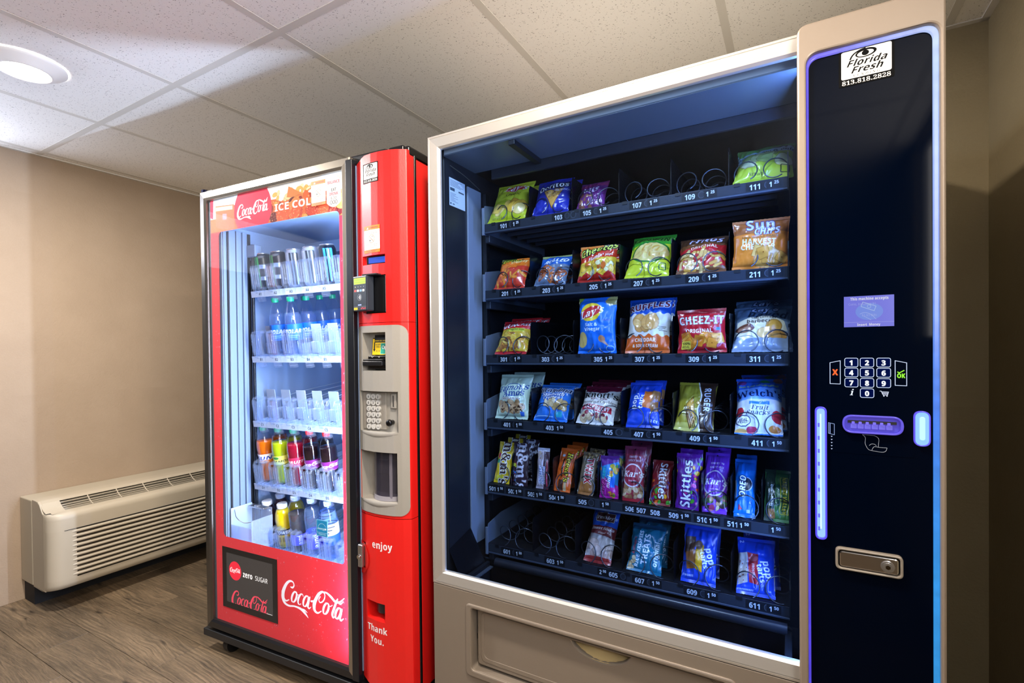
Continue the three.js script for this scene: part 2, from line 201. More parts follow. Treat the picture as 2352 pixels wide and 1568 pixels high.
// ---------------------------------------------------------------- wall air conditioner
{
  const t = thing('air_conditioner', 'beige through-wall air conditioner with a slotted top grille low on the wall', 'air conditioner'); t.position.set(XL + .002, 0, -.925);
  const bei = mat(0xb2a58f, .45), dark = mat(0x1a1a1e, .8), LEN = 1.075; // local: x out from the wall, z runs to -LEN
  mesh('wall_sleeve', box(0, .142, .1, .508, -LEN, 0, .006), mat(0xb0a48e, .5), t);
  // cover: profile (x, y) swept along z with a rounded near end
  const P = [[.15, .1], [.30, .098], [.335, .108], [.343, .128], [.343, .15]], Q = [[.343, .378], [.343, .43], [.34, .447], [.33, .4575], [.318, .46]];
  const inset = (d) => { const r = .06; return d >= r ? 0 : r - Math.sqrt(r * r - (r - d) * (r - d)); };
  const zs = [0, .002, .006, .012, .02, .03, .042, .06, .1]; const zz = [...zs, LEN * .33, LEN * .66, LEN];
  const sweep = (prof, from = 0) => grid(prof.length - 1, zz.length - 1, (u, v) => { const p = prof[Math.round(u * (prof.length - 1))], d = zz[Math.round(v * (zz.length - 1))], s = (.343 - .15 - inset(d)) / (.343 - .15); return [.15 + (p[0] - .15) * s, p[1], -d]; });
  mesh('lower_cover', sweep(P), bei, t);
  mesh('upper_cover', sweep(Q), bei, t);
  // closed near end of the cover
  const endS = new THREE.Shape(); endS.moveTo(.148, .1); endS.lineTo(.283, .1); endS.lineTo(.283, .452); endS.lineTo(.262, .468); endS.lineTo(.235, .5); endS.lineTo(.215, .51); endS.lineTo(.148, .512); endS.closePath();
  mesh('end_cap', plate(endS, -.012, .012, .003), bei, t);
  mesh('end_cap', plate(endS, -LEN, .012, .003), bei, t);
  mesh('front_end', grid(8, 1, (u, v) => { const d = zs[Math.round(u * 8)]; return [.343 - inset(d), .15 + v * .228, -d]; }), bei, t);
  // sloping top: back band, front band and both end bands frame the grille opening
  const top = [[.148, .512], [.2, .511], [.215, .508], [.232, .5]], low = [[.298, .464], [.318, .46]];
  const slope = (prof, z0, z1) => grid(prof.length - 1, 1, (u, v) => { const p = prof[Math.round(u * (prof.length - 1))]; return [p[0], p[1], z0 + v * (z1 - z0)]; });
  const mid = [[.232, .5], [.255, .482], [.275, .4705], [.298, .464]];
  mesh('top_band', slope(top, -.0, -LEN), bei, t); mesh('front_band', slope(low, -.02, -LEN), bei, t);
  mesh('end_band', slope(mid, -.004, -.075), bei, t); mesh('end_band', slope(mid, -LEN + .06, -LEN), bei, t);
  mesh('duct', box(.2, .3, .36, .44, -LEN + .05, -.06), dark, t);
  const at = (s) => { const i = Math.min(2, Math.floor(s * 3)), f = s * 3 - i; return [mid[i][0] + (mid[i + 1][0] - mid[i][0]) * f, mid[i][1] + (mid[i + 1][1] - mid[i][1]) * f]; };
  for (let k = 0; k < 5; k++) { const [x, y] = at(.1 + k * .2); mesh('grille_slat', box(x - .0014, x + .0014, y - .006, y, -LEN + .06, -.075, .001, 1).translate(0, 0, 0), bei, t); }
  for (let k = 1; k < 9; k++) { const z = -.075 - .121 * k + .012; if (z > -LEN + .07) mesh('grille_rib', tube([0, .33, .66, 1].map(s => { const [x, y] = at(s); return [x, y - .001, z]; }), .0028, 12, 6), bei, t); }
  // louvred front: rounded slats over a dark intake
  mesh('intake', box(.3, .325, .15, .378, -LEN + .01, -.098), mat(0x40352d, .9), t);
  for (let k = 0; k < 10; k++) {
    const y = .163 + k * .0225;
    mesh('slat', grid(8, 12, (u, v) => { const a = (u - .5) * Math.PI * 1.05, e = v < .25 ? Math.sin(v / .25 * Math.PI / 2) : 1, d = v < .25 ? .045 + .09 * v / .25 : .135 + (v - .25) / .75 * (LEN - .137); const fl = .0112 - .0036 * e; return [.326 + .012 * e + (.012 + .006 * (1 - e)) * Math.cos(a) * (.3 + .7 * e) - inset(d), y + fl * Math.sin(a), -d]; }), bei, t);
  }
  mesh('base', box(0, .12, 0, .1, -LEN - .02, -.012), mat(0x14161c, .7), t);
  mesh('filter_seam', box(.282, .3445, .3775, .3795, -LEN, -.055), dark, t);
}
// ---------------------------------------------------------------- glass-front drink machine (local: x along the front, z out of it)
const KX = -2.0694, KZ = -1.1315, KA = 3.2622 * D2R;
const drink = thing('drink_vending_machine', 'red and black glass-front cold drink vending machine with lit shelves of cans and bottles', 'vending machine');
drink.position.set(KX, 0, KZ); drink.rotation.y = KA; drink.updateMatrixWorld();
const black = mat(0x0d0e11, .5), blackGloss = mat(0x0a0b0d, .25), redPaint = mat(0xe01b18, .38, 0, { clearcoat: .35, clearcoatRoughness: .32, bumpMap: peel, bumpScale: .00015 }), liner = mat(0x8199bd, .5), nickel = mat(0xa79f90, .36, .85), steel = mat(0xb9b9ba, .3, .95), chrome = mat(0xd0d0d2, .14, 1);
const clear = mat(0xf2f7ff, .08, 0, { transmission: .97, thickness: 0, ior: 1.49 });
const pane = mat(0xffffff, .02, 0, { transmission: 1, thickness: 0, ior: 1.5, specularIntensity: .07 });
{
  const d = drink;
  mesh('cabinet_side', box(0, .05, .09, 1.812, -.84, -.032, .004), black, d);
  mesh('cabinet_side', box(.985, 1.02, .09, 1.812, -.84, -.062, .004), redPaint, d);
  mesh('cabinet_back', box(.05, .985, .09, 1.812, -.84, -.80), black, d);
  mesh('cabinet_top', box(.05, .985, 1.73, 1.812, -.80, -.035), black, d);
  mesh('cabinet_base', box(.05, .985, .09, .13, -.80, -.035), black, d);
  mesh('door_edge', box(1.004, 1.0225, .1, 1.822, -.0615, -.05, .003), blackGloss, d);
  mesh('top_lid', box(.11, .94, 1.8125, 1.848, -.6, -.012, .01), black, d);
  mesh('top_bracket', box(.99, 1.02, 1.8125, 1.846, -.82, -.026, .008), blackGloss, d);
  mesh('top_bracket', box(.94, 1.0, 1.83, 1.85, -.07, -.022, .006), blackGloss, d);
  mesh('hinge', cyl(.014, .014, .012, .012, 1.845, -.014), mat(0x222, .3, .8), d);
  mesh('hinge', box(.006, .06, 1.8395, 1.848, -.06, -.01, .003), black, d);
  // lit interior
  const inn = sub('interior_liner', d);
  mesh('side_wall', box(.05, .062, .30, 1.73, -.74, -.045), liner, inn);
  mesh('side_wall', box(.80, .815, .13, 1.81, -.74, -.01), liner, inn);
  mesh('back_wall', box(.05, .815, .30, 1.73, -.745, -.735), liner, inn);
  mesh('ceiling_panel', box(.05, .815, 1.715, 1.73, -.74, -.06), liner, inn);
  mesh('floor_panel', box(.05, .815, .285, .30, -.74, -.05), liner, inn);
  mesh('header_board', box(.045, .80, 1.69, 1.715, -.06, -.046), liner, inn);
  mesh('header_board', box(.045, .80, 1.69, 1.82, -.052, -.046), liner, inn);
  mesh('kick_board', box(.045, .80, .13, .445, -.056, -.05), liner, inn);
  mesh('ceiling_step', box(.062, .8, 1.66, 1.715, -.74, -.46), liner, inn);
  mesh('price_card', uvRect(new THREE.PlaneGeometry(.085, .06), -.0425, .0425, -.03, .03).rotateY(.0).translate(.21, 1.655, -.43), mat(0xffffff, .7, 0, { map: tex(256, 192, (c, W, H) => { c.fillStyle = '#e8eef5'; c.fillRect(0, 0, W, H); const R = rnd(8); for (let k = 0; k < 2; k++) for (let i = 0; i < 9; i++) { c.fillStyle = '#51637a'; c.fillRect(12 + k * 124, 14 + i * 19, 40 + R() * 60, i % 4 == 1 ? 10 : 4); } }) }), d);
  // ribbed elevator wall on the left
  const grey = mat(0x71849e, .5, 0);
  for (const [z0, z1, px] of [[-.062, -.048, .006], [-.098, -.07, .01], [-.112, -.1, .014], [-.126, -.114, .008], [-.139, -.128, .014], [-.154, -.142, .006]]) mesh('elevator_rail', box(.062, .062 + px, .31, 1.70, z0, z1, .002), grey, d);
  mesh('rail_gap', box(.0605, .0635, .31, 1.70, -.07, -.062), black, d);
  mesh('rail_gap', box(.0605, .0635, .31, 1.70, -.172, -.156), black, d);
  mesh('lead_screw', cyl(.006, .006, 1.33, .083, .99, -.168), mat(0x2a3038, .3, .7), d);
  mesh('screw_bracket', box(.066, .12, 1.60, 1.65, -.185, -.15, .004), grey, d);
  mesh('screw_nut', cyl(.012, .012, .02, .083, 1.575, -.168, 'y', 6), mat(0x1c2128, .35, .6), d);
  // lamps: a tall strip hidden at the right edge of the door, a short one over the header
  mesh('lamp_tube', cyl(.004, .004, 1.6, .794, .97, -.03), mat(0xffffff, .5, 0, { emissive: C_COKE, emissiveIntensity: 6 }), d);
  areaLight(d, C_COKE, COKE_STRIP, .016, 1.62, [.786, .97, -.032], [.2, .97, -.06]);
  mesh('header_lamp', box(.08, .76, 1.812, 1.818, -.035, -.02), mat(0xffffff, .5, 0, { emissive: C_COKE, emissiveIntensity: 3 }), d);
  areaLight(d, C_COKE, HEADER, .66, .018, [.42, 1.806, -.028], [.42, 1.6, -.024]);
}
{ // door: frame, glass and translucent print
  const d = drink, R4 = [.0055, .7985, .0977, 1.8386], prof = [[0, -.03], [0, 0], [.003, .005], [.028, .0075], [.0365, .002], [.038, -.008]];
  mesh('door_frame', frameBar('top', ...R4, prof), nickel, d); mesh('door_frame', frameBar('left', ...R4, prof), mat(0x6f6a62, .3, .9), d);  // left bar in darker nickel, a dark reflection put into its colour
  mesh('door_frame', frameBar('right', ...R4, prof), nickel, d);
  mesh('door_frame', frameBar('bottom', ...R4, prof), mat(0x131315, .4), d, 'black bottom rail');
  mesh('door_strip', box(.7835, .8125, .1, 1.828, -.028, .0085, .003), mat(0x10131a, .3), d);
  mesh('door_glass', box(.042, .762, .134, 1.802, -.0035, -.0005), pane, d);
  mesh('added_light_seal', merge([box(.006, .05, .1, 1.835, -.036, -.012), box(.05, .79, 1.8205, 1.835, -.037, -.012)]), black, d);  // added to block lamp light leaking past the door frame
  mesh('painted_reflection', box(.042, .066, .134, 1.69, -.0085, -.0065), mat(0x232b38, .5), d);  // dark blue reflection at the glass edge, painted as a strip
  const W = 886, H = 2048, X = t => (t - .0405) / .72 * W, Y = y => (1.8006 - y) / 1.665 * H, S = m => m / .72 * W;
  const art = tex(W, H, (c) => {
    const R = rnd(4);
    c.fillStyle = '#e3202c'; c.fillRect(0, 0, W, H);
    // header picture: cola over ice, red disc, lettering
    c.save(); c.beginPath(); c.rect(0, 0, W, Y(1.655)); c.clip();
    c.fillStyle = '#b7452a'; c.fillRect(0, 0, W, Y(1.655));
    c.fillStyle = '#e8eef2'; c.fillRect(X(.10), 0, W, Y(1.765)); waveFill(c, Y(1.757), 10, 3, W, H, '#c8602e', false, 2);
    poly(c, [[X(.37), Y(1.8)], [X(.66), Y(1.8)], [X(.66), Y(1.762)], [X(.5), Y(1.752)], [X(.37), Y(1.756)]], '#f1e9da');
    chips(c, 9, 46, X(.38), Y(1.775), X(.75), Y(1.745), 6, 26, ['#f3d9a0', '#f6efe2', '#e8a552', '#d9c08a', '#fff']);
    poly(c, [[X(.50), Y(1.79)], [X(.57), Y(1.755)], [X(.62), Y(1.772)], [X(.57), Y(1.74)], [X(.49), Y(1.752)]], '#c8793f');
    chips(c, 10, 70, X(.38), Y(1.74), X(.77), Y(1.668), 8, 34, ['#7c1f1d', '#a5321f', '#cf5a28', '#e28a3c', '#8d2a22', '#5d1518', '#d86a3a']);
    chips(c, 12, 9, X(.42), Y(1.715), X(.76), Y(1.67), 38, 60, ['#d4542f', '#e07a3c', '#b83c26', '#c9462c'], 'e');
    for (let i = 0; i < 500; i++) ell(c, X(.38 + R() * .38), Y(1.665 + R() * .08), .8 + R() * 2.2, .8 + R() * 2.2, `rgba(255,${190 + R() * 60 | 0},150,${.2 + R() * .4})`);
    c.fillStyle = '#d0d6dc'; c.fillRect(0, 0, X(.2), Y(1.725)); poly(c, [[X(.05), Y(1.8)], [X(.075), Y(1.8)], [X(.072), Y(1.725)], [X(.05), Y(1.735)]], '#e8103c'); poly(c, [[X(.088), Y(1.775)], [X(.2), Y(1.768)], [X(.2), Y(1.668)], [X(.088), Y(1.69)]], '#ea6a4c'); poly(c, [[X(.09), Y(1.77)], [X(.19), Y(1.765)], [X(.19), Y(1.75)], [X(.09), Y(1.755)]], '#f2c9a0'); poly(c, [[X(.13), Y(1.74)], [X(.155), Y(1.738)], [X(.155), Y(1.715)], [X(.13), Y(1.717)]], '#9c8a96');  // grey and red shapes paint a glass reflection into the print
    c.restore();
    c.save(); c.beginPath(); c.rect(0, 0, W, Y(1.672)); c.clip(); ell(c, X(.305), Y(1.735), S(.105), S(.105), '#e03048'); c.restore();
    scriptLogo(c, X(.304), Y(1.731), S(.182), '#fff', -2);
    txt(c, 'ICE COLD', X(.425), Y(1.7225), 45, '#fff', { al: 'left', sx: 1.34 });
    // window margin and lower panel
    c.fillStyle = '#e3202c'; c.fillRect(0, Y(1.672), X(.128), H);
    c.fillStyle = '#3a3f4a'; c.fillRect(0, 0, X(.056), H);  // edge reflection painted into the print as a dark margin
    for (let i = 0; i < 260; i++) { const low = i > 90, t = low ? .07 + R() * .68 : (R() < .6 ? .075 + R() * .03 : .745 + R() * .014), y = low ? .15 + R() * .32 : .47 + R() * 1.1, r = S(.0008 + R() * R() * .0042); ell(c, X(t), Y(y), r, r * 1.15, 'rgba(190,16,34,.55)'); ell(c, X(t) - r * .25, Y(y) - r * .3, r * .45, r * .35, 'rgba(255,200,200,.75)'); ell(c, X(t), Y(y), r, r * 1.15, null, 0, 'rgba(255,150,150,.55)', 1); }
    scriptLogo(c, X(.583), Y(.309), S(.318), '#fff', 3);
  });
  const sh = rrect(.0425, .7605, .1357, 1.8006, .001); sh.holes.push(rhole(.104, .7415, .4745, 1.672, [.02, .014, .02, .02]));
  mesh('printed_film', uvRect(new THREE.ShapeGeometry(sh, 8).translate(0, 0, -.006), .0405, .7605, .1357, 1.8006), mat(0xffffff, .95, 0, { map: art, transmission: .32, thickness: 0, emissive: 0xffffff, emissiveMap: art, emissiveIntensity: .15 }), d);
  // small screen in the lower panel
  const scr = tex(640, 480, (c, W2, H2) => { c.fillStyle = '#171718'; c.fillRect(0, 0, W2, H2); c.fillStyle = '#3a3838'; c.fillRect(50, 42, 540, 390); ell(c, 156, 172, 74, 74, '#e2283f'); scriptLogo(c, 156, 172, 128, '#fff'); txt(c, 'zero', 248, 180, 62, '#fff', { al: 'left', sx: .9 }); txt(c, 'SUGAR', 392, 184, 50, '#fff', { al: 'left', reg: 1, sx: .92 });
    c.save(); c.beginPath(); c.rect(50, 42, 540, 388); c.clip(); scriptLogo(c, 318, 402, 440, '#e2445a', 0); c.restore(); c.fillStyle = '#ddd'; c.fillRect(520, 426, 62, 4); });
  mesh('display_screen', uvRect(box(.0955, .409, .1955, .4335, -.0058, -.0042), .0955, .409, .1955, .4335), mat(0xffffff, .3, 0, { map: scr, emissive: 0xffffff, emissiveMap: scr, emissiveIntensity: .42 }), d);
  // stickers on the glass
  const warn = M.warnTex = tex(192, 256, (c, W2, H2) => { c.fillStyle = '#f4f1ec'; c.fillRect(0, 0, W2, H2); c.fillStyle = '#f5801f'; c.fillRect(0, 0, W2, 40); c.fillRect(0, 226, W2, 30); poly(c, [[46, 8], [60, 32], [32, 32]], '#fff', '#222', 2); txt(c, 'WARNING', 120, 21, 22, '#222'); txt(c, 'DO NOT TIP OR ROCK', 96, 56, 12, '#333'); txt(c, 'THIS VENDING MACHINE', 96, 72, 12, '#333'); ell(c, 96, 126, 36, 38, null, 0, '#b2591f', 4); rr(c, 92, 104, 26, 34, 3, null, '#222', 3); ell(c, 78, 140, 10, 6, '#222', 30); c.strokeStyle = '#b2591f'; c.lineWidth = 4; c.beginPath(); c.moveTo(70, 98); c.lineTo(122, 154); c.stroke(); txt(c, 'TIPPING OR ROCKING MAY', 96, 180, 12, '#333'); txt(c, 'CAUSE SERIOUS INJURY', 96, 195, 12, '#333'); txt(c, 'OR DEATH', 96, 210, 12, '#333'); txt(c, 'WILL NOT VEND PRODUCT', 96, 236, 11, '#222'); txt(c, 'WITHOUT PAYMENT', 96, 248, 10, '#222'); });
  mesh('warning_sticker', uvRect(box(.620, .687, 1.7, 1.784, .0, .0008), .620, .687, 1.7, 1.784), mat(0xffffff, .5, 0, { map: warn }), d);
  const bal = tex(256, 384, (c, W2, H2) => { c.fillStyle = '#cfccca'; c.fillRect(0, 0, W2, H2); txt(c, 'BALANCE', 128, 70, 52, '#c2203c', { sx: .95 }); txt(c, 'WHAT YOU', 128, 116, 36, '#9a9a9a', { reg: 1, sx: .9 }); txt(c, 'EAT', 128, 166, 52, '#222'); txt(c, 'DRINK', 128, 218, 50, '#c2203c'); txt(c, '& DO', 128, 270, 46, '#333', { reg: 1 }); for (let i = 0; i < 3; i++) { ell(c, 84 + 44 * i, 322, 19, 22, null, 0, '#333', 6); txt(c, ['E', 'D', 'D'][i], 84 + 44 * i, 323, 20, '#c2203c'); } });
  const bs = new THREE.Shape(); bs.moveTo(.692, 1.70); bs.quadraticCurveTo(.725, 1.668, .757, 1.70); bs.lineTo(.757, 1.772); bs.quadraticCurveTo(.725, 1.803, .692, 1.772); bs.closePath();
  mesh('balance_sticker', uvRect(plate(bs, 0, .0008), .692, .757, 1.684, 1.787), mat(0xffffff, .5, 0, { map: bal }), d);
  const es = tex(128, 160, (c, W2, H2) => { c.fillStyle = '#1488c0'; c.fillRect(0, 0, W2, H2); c.strokeStyle = '#bfe3f4'; c.lineWidth = 3; c.strokeRect(3, 3, W2 - 6, H2 - 6); c.beginPath(); c.arc(64, 78, 44, Math.PI * .95, Math.PI * 1.9); c.stroke(); txt(c, 'energy', 56, 84, 26, '#cfeaf7', { f: 'serif', it: 1 }); poly(c, [0, 1, 2, 3, 4, 5, 6, 7, 8, 9].map(i => { const r = i % 2 ? 6 : 16, a = i * Math.PI / 5 - .6; return [104 + r * Math.cos(a), 84 + r * Math.sin(a)]; }), '#cfeaf7'); c.fillStyle = '#bfe3f4'; c.fillRect(8, 122, 112, 3); txt(c, 'ENERGY STAR', 64, 138, 13, '#cfeaf7'); });
  mesh('energy_sticker', uvRect(box(.6135, .6665, .5545, .612, -.0062, -.0056), .6135, .6665, .5545, .612), mat(0xffffff, .5, 0, { map: es }), d);
}
// bowed red control panel
const ZP = [[.8125, -.014], [.82, -.0105], [.848, -.0002], [.8925, .0075], [.92, .0083], [.944, .0067], [.969, .0031], [.994, -.0063], [1.0163, -.0194], [1.0185, -.03], [1.0187, -.05]];
function zp(t) { for (let i = 0; i + 1 < ZP.length; i++) if (t <= ZP[i + 1][0]) { const a = ZP[i], b = ZP[i + 1], f = (t - a[0]) / (b[0] - a[0]); return a[1] + (b[1] - a[1]) * f; } return -.05; }
function curved(t0, t1, bot, top, holes = [], off = 0) { // outer skin as vertical strips, with openings
  const B = typeof bot === 'function' ? bot : () => bot, T = typeof top === 'function' ? top : () => top, ts = new Set();
  for (let i = 0; i <= 96; i++) ts.add(+(t0 + (t1 - t0) * i / 96).toFixed(5)); for (const p of ZP) if (p[0] > t0 && p[0] < t1) ts.add(p[0]); for (const h of holes) { ts.add(h[0]); ts.add(h[1]); }
  const L = [...ts].sort((a, b) => a - b), pos = [], uv = [], nor = [];
  const N = t => { const e = .002, a = Math.max(t0, t - e), b = Math.min(t1, t + e), s = (zp(b) - zp(a)) / (b - a), l = Math.hypot(s, 1); return [-s / l, 0, 1 / l]; };
  for (let i = 0; i + 1 < L.length; i++) { const a = L[i], b = L[i + 1], m = (a + b) / 2; if (b - a < 1e-5) continue;
    let cuts = holes.filter(h => m > h[0] && m < h[1]).sort((p, q) => p[2] - q[2]); let spans = [], lo = [B(a), B(b)];
    for (const h of cuts) { spans.push([lo, [h[2], h[2]]]); lo = [h[3], h[3]]; } spans.push([lo, [T(a), T(b)]]);
    for (const [l, u] of spans) { const P = [[a, l[0]], [b, l[1]], [b, u[1]], [a, u[0]]]; for (const k of [0, 1, 2, 0, 2, 3]) { const [t, y] = P[k]; pos.push(t, y, zp(t) + off); uv.push((t - t0) / (t1 - t0), (y - B(m)) / (T(m) - B(m))); nor.push(...N(t)); } } }
  const g = new THREE.BufferGeometry(); g.setAttribute('position', new THREE.Float32BufferAttribute(pos, 3)); g.setAttribute('uv', new THREE.Float32BufferAttribute(uv, 2)); g.setAttribute('normal', new THREE.Float32BufferAttribute(nor, 3)); return g;
}
function niche(t0, t1, y0, y1, zb, off = 0) { // walls and back of an opening in the bowed panel
  const n = 8, q = []; const A = (t) => [t, zp(t) + off];
  const quad = (a, b, c, d) => { for (const p of [a, b, c, a, c, d]) q.push(...p); };
  for (let i = 0; i < n; i++) { const [a, za] = A(t0 + (t1 - t0) * i / n), [b, zb2] = A(t0 + (t1 - t0) * (i + 1) / n); quad([a, y1, za], [b, y1, zb2], [b, y1, zb], [a, y1, zb]); quad([a, y0, za], [a, y0, zb], [b, y0, zb], [b, y0, zb2]); }
  quad([t0, y0, A(t0)[1]], [t0, y1, A(t0)[1]], [t0, y1, zb], [t0, y0, zb]); quad([t1, y0, A(t1)[1]], [t1, y0, zb], [t1, y1, zb], [t1, y1, A(t1)[1]]); quad([t0, y0, zb], [t0, y1, zb], [t1, y1, zb], [t1, y0, zb]);
  const g = new THREE.BufferGeometry(); g.setAttribute('position', new THREE.Float32BufferAttribute(q, 3)); g.setAttribute('uv', new THREE.Float32BufferAttribute(new Float32Array(q.length / 3 * 2), 2)); g.computeVertexNormals(); return g;
}
{
  const d = drink, greyP = mat(0x96938c, .5, 0, { bumpMap: peel, bumpScale: .0001 });
  const H_disp = [.847, .946, 1.476, 1.505], H_read = [.862, .947, 1.318, 1.44], H_bill = [.8425, .945, 1.134, 1.257], H_key = [.823, .9845, .937, 1.068], H_win = [.8185, .980, .7125, .8735], H_coin = [.8455, .927, .325, .384], H_lock = [.8165, .84, .478, .568];
  const arcBot = t => .118 - .02 * Math.sin((t - .8125) / .206 * Math.PI);
  mesh('upper_panel', curved(.8125, 1.0187, 1.2885, t => 1.812 + .018 * Math.min(1, (t - .8125) / .05), [H_disp, H_read]), redPaint, d);
  mesh('middle_panel', curved(.8125, 1.0187, .6645, 1.2872, [[.8225, 1.0, .69, 1.26]]), redPaint, d);
  mesh('lower_panel', curved(.8125, 1.0187, arcBot, .663, [H_coin, H_lock]), redPaint, d);
  mesh('panel_core', merge([box(.814, 1.017, 1.26, 1.81, -.056, -.05), box(.814, 1.017, .1, .7, -.056, -.05), box(.813, .816, .1, 1.812, -.05, -.012), box(.9, 1.015, 1.808, 1.826, -.05, -.02), box(.82, .9, 1.806, 1.82, -.05, -.012)]), black, d);
  const rc = .03, side = t => t > 1.0155 - rc ? rc - Math.sqrt(Math.max(0, rc * rc - (t - 1.0155 + rc) ** 2)) : (t < .829 ? .007 - Math.sqrt(Math.max(0, .007 ** 2 - (.829 - t) ** 2)) : 0);
  mesh('service_panel', curved(.822, 1.0155, t => .674 + side(t), t => 1.279 - side(t), [H_bill, H_key, H_win], .003), greyP, d);
  mesh('bill_recess', niche(...H_bill, -.03, .003), greyP, d); mesh('keypad_recess', niche(...H_key, -.018, .003), greyP, d); mesh('delivery_recess', niche(...H_win, -.05, .003), mat(0x9b978f, .5), d);
  mesh('display_recess', niche(...H_disp, -.012), redPaint, d); mesh('reader_recess', niche(...H_read, -.04), black, d); mesh('coin_return', niche(...H_coin, -.045), redPaint, d); mesh('lock_recess', niche(...H_lock, -.03), redPaint, d);
  // curved ledges under the keypad and the delivery port
  const ledge = (t0, t1, y) => grid(14, 6, (u, v) => { const t = t0 + (t1 - t0) * u, a = v * Math.PI; return [t, y - .005 * (1 - Math.cos(a)) / 2 - .012 * Math.sin(u * Math.PI) * v, zp(t) + .0032 + .0025 * Math.sin(a) * Math.sin(u * Math.PI)]; });
  mesh('keypad_ledge', ledge(.823, .985, .938), greyP, d); mesh('delivery_ledge', ledge(.8185, .98, .714), greyP, d);
  // vacuum-fluorescent price display
  mesh('price_display', box(.862, .945, 1.478, 1.503, -.0115, -.003, .001), mat(0x05060c, .2), d);
  mesh('display_screen', box(.870, .941, 1.481, 1.4995, -.003, -.0025), mat(0x0a1c66, .3, 0, { emissive: 0x2f6cff, emissiveIntensity: .55 }), d);
  // card reader standing proud of the panel
  const rd = sub('card_reader', d);
  mesh('housing', box(.864, .946, 1.319, 1.439, -.04, .006, .004), blackGloss, rd);
  const fs = rrect(-.033, .033, -.056, .056, .005);
  const face = tex(320, 544, (c, W, H) => { c.fillStyle = '#23282e'; c.fillRect(0, 0, W, H); rr(c, 26, 30, 268, 96, 8, '#a6c81e'); c.fillStyle = '#84a414'; for (let i = 0; i < 16; i++) { c.fillRect(36 + i * 16, 46, 11, 26); c.fillRect(36 + i * 16, 84, 11, 26); } for (let i = 0; i < 4; i++) ell(c, 60 + i * 62, 166, 8, 8, i ? '#8a9094' : '#ffe27a'); ['#c94a3f', '#c9d0d6', '#7ba0c9', '#e9dfd0'].forEach((k, i) => rr(c, 32 + i * 62, 208, 48, 34, 6, k)); ell(c, 155, 330, 48, 48, null, 0, '#9aa2a8', 4); for (let i = 0; i < 3; i++) { c.strokeStyle = '#e6eaee'; c.lineWidth = 7; c.beginPath(); c.arc(120, 330, 22 + 17 * i, -.7, .7); c.stroke(); } for (let i = 0; i < 3; i++) ell(c, 128 + i * 26, 448, 11, 10, '#dfeaff', 0, '#3f6fff', 4); rr(c, 22, 486, 82, 36, 5, '#ecc21c'); txt(c, 'SODA', 63, 505, 20, '#6b5510'); txt(c, 'ePort', 232, 500, 44, '#d2424c', { it: 1 }); c.strokeStyle = '#8d959b'; c.lineWidth = 3; c.beginPath(); c.moveTo(20, 474); c.lineTo(300, 474); c.stroke(); });
  const fg = uvRect(plate(fs, 0, .03, .003), -.033, .033, -.056, .056);
  const fp = mesh('reader_face', fg, mat(0xffffff, .35, 0, { map: face, emissive: 0xffffff, emissiveMap: face, emissiveIntensity: .25 }), rd); fp.position.set(.868, 1.381, .004); fp.rotation.y = -.12;
  mesh('antenna_lip', box(.87, .93, 1.437, 1.443, .004, .03, .002), black, rd);
  // note slot
  const nv = sub('note_acceptor', d);
  const sticker = tex(256, 224, (c, W, H) => { c.fillStyle = '#f0c81c'; c.fillRect(0, 0, W, H); c.fillStyle = '#17181a'; c.fillRect(0, 0, W, 14); c.fillRect(28, 0, 200, 62); txt(c, 'INSERT BILL HERE', 130, 40, 23, '#f5d434', { it: 1 }); poly(c, [[22, 60], [40, 60], [40, 150], [52, 150], [31, 186], [10, 150], [22, 150]], '#17181a'); txt(c, 'ACCEPTS', 98, 92, 23, '#17181a'); txt(c, '1 BILLS', 98, 120, 23, '#17181a'); txt(c, '$1, $5', 98, 176, 26, '#17181a'); rr(c, 142, 74, 84, 140, 4, '#1f9f87', '#cfe', 3); ell(c, 184, 126, 22, 26, '#bfe6da'); ell(c, 184, 126, 11, 14, '#3a8f7c'); poly(c, [[188, 118], [256, 92], [256, 190], [226, 172], [206, 146]], '#f7f4ee', '#222', 3); });
  mesh('instruction_card', uvRect(new THREE.PlaneGeometry(.061, .056), -.0305, .0305, -.028, .028).rotateX(-.1).translate(.8955, 1.213, -.022), mat(0xffffff, .5, 0, { map: sticker, emissive: 0xffffff, emissiveMap: sticker, emissiveIntensity: .12 }), nv);
  mesh('backing', box(.870, .9445, 1.135, 1.25, -.0295, -.0275), black, nv);
  mesh('slot_body', box(.858, .944, 1.138, 1.182, -.0295, -.006, .003), blackGloss, nv);
  mesh('slot_mouth', merge([box(.850, .932, 1.15, 1.165, -.01, .012, .003), box(.850, .932, 1.166, 1.171, -.01, .009, .002)]), mat(0x141518, .3), nv);
  for (const x of [.877, .905]) mesh('arrow_mark', plate((() => { const s = new THREE.Shape(); s.moveTo(x, 1.176); s.lineTo(x + .005, 1.180); s.lineTo(x + .004, 1.1805); s.lineTo(x, 1.1775); s.lineTo(x - .004, 1.1805); s.lineTo(x - .005, 1.180); return s; }  )(), -.0062, .0006), mat(0xc9c9c9, .5), nv);
  // keypad
  const kp = sub('keypad', d);
  mesh('key_plate', box(.829, .925, .942, 1.064, -.018, -.0125, .002), mat(0x8b8780, .45), kp);
  const keys = 'A12B34C56D78E90F.C', keyG = cyl(.0088, .0098, .007, 0, 0, 0, 'z', 20);
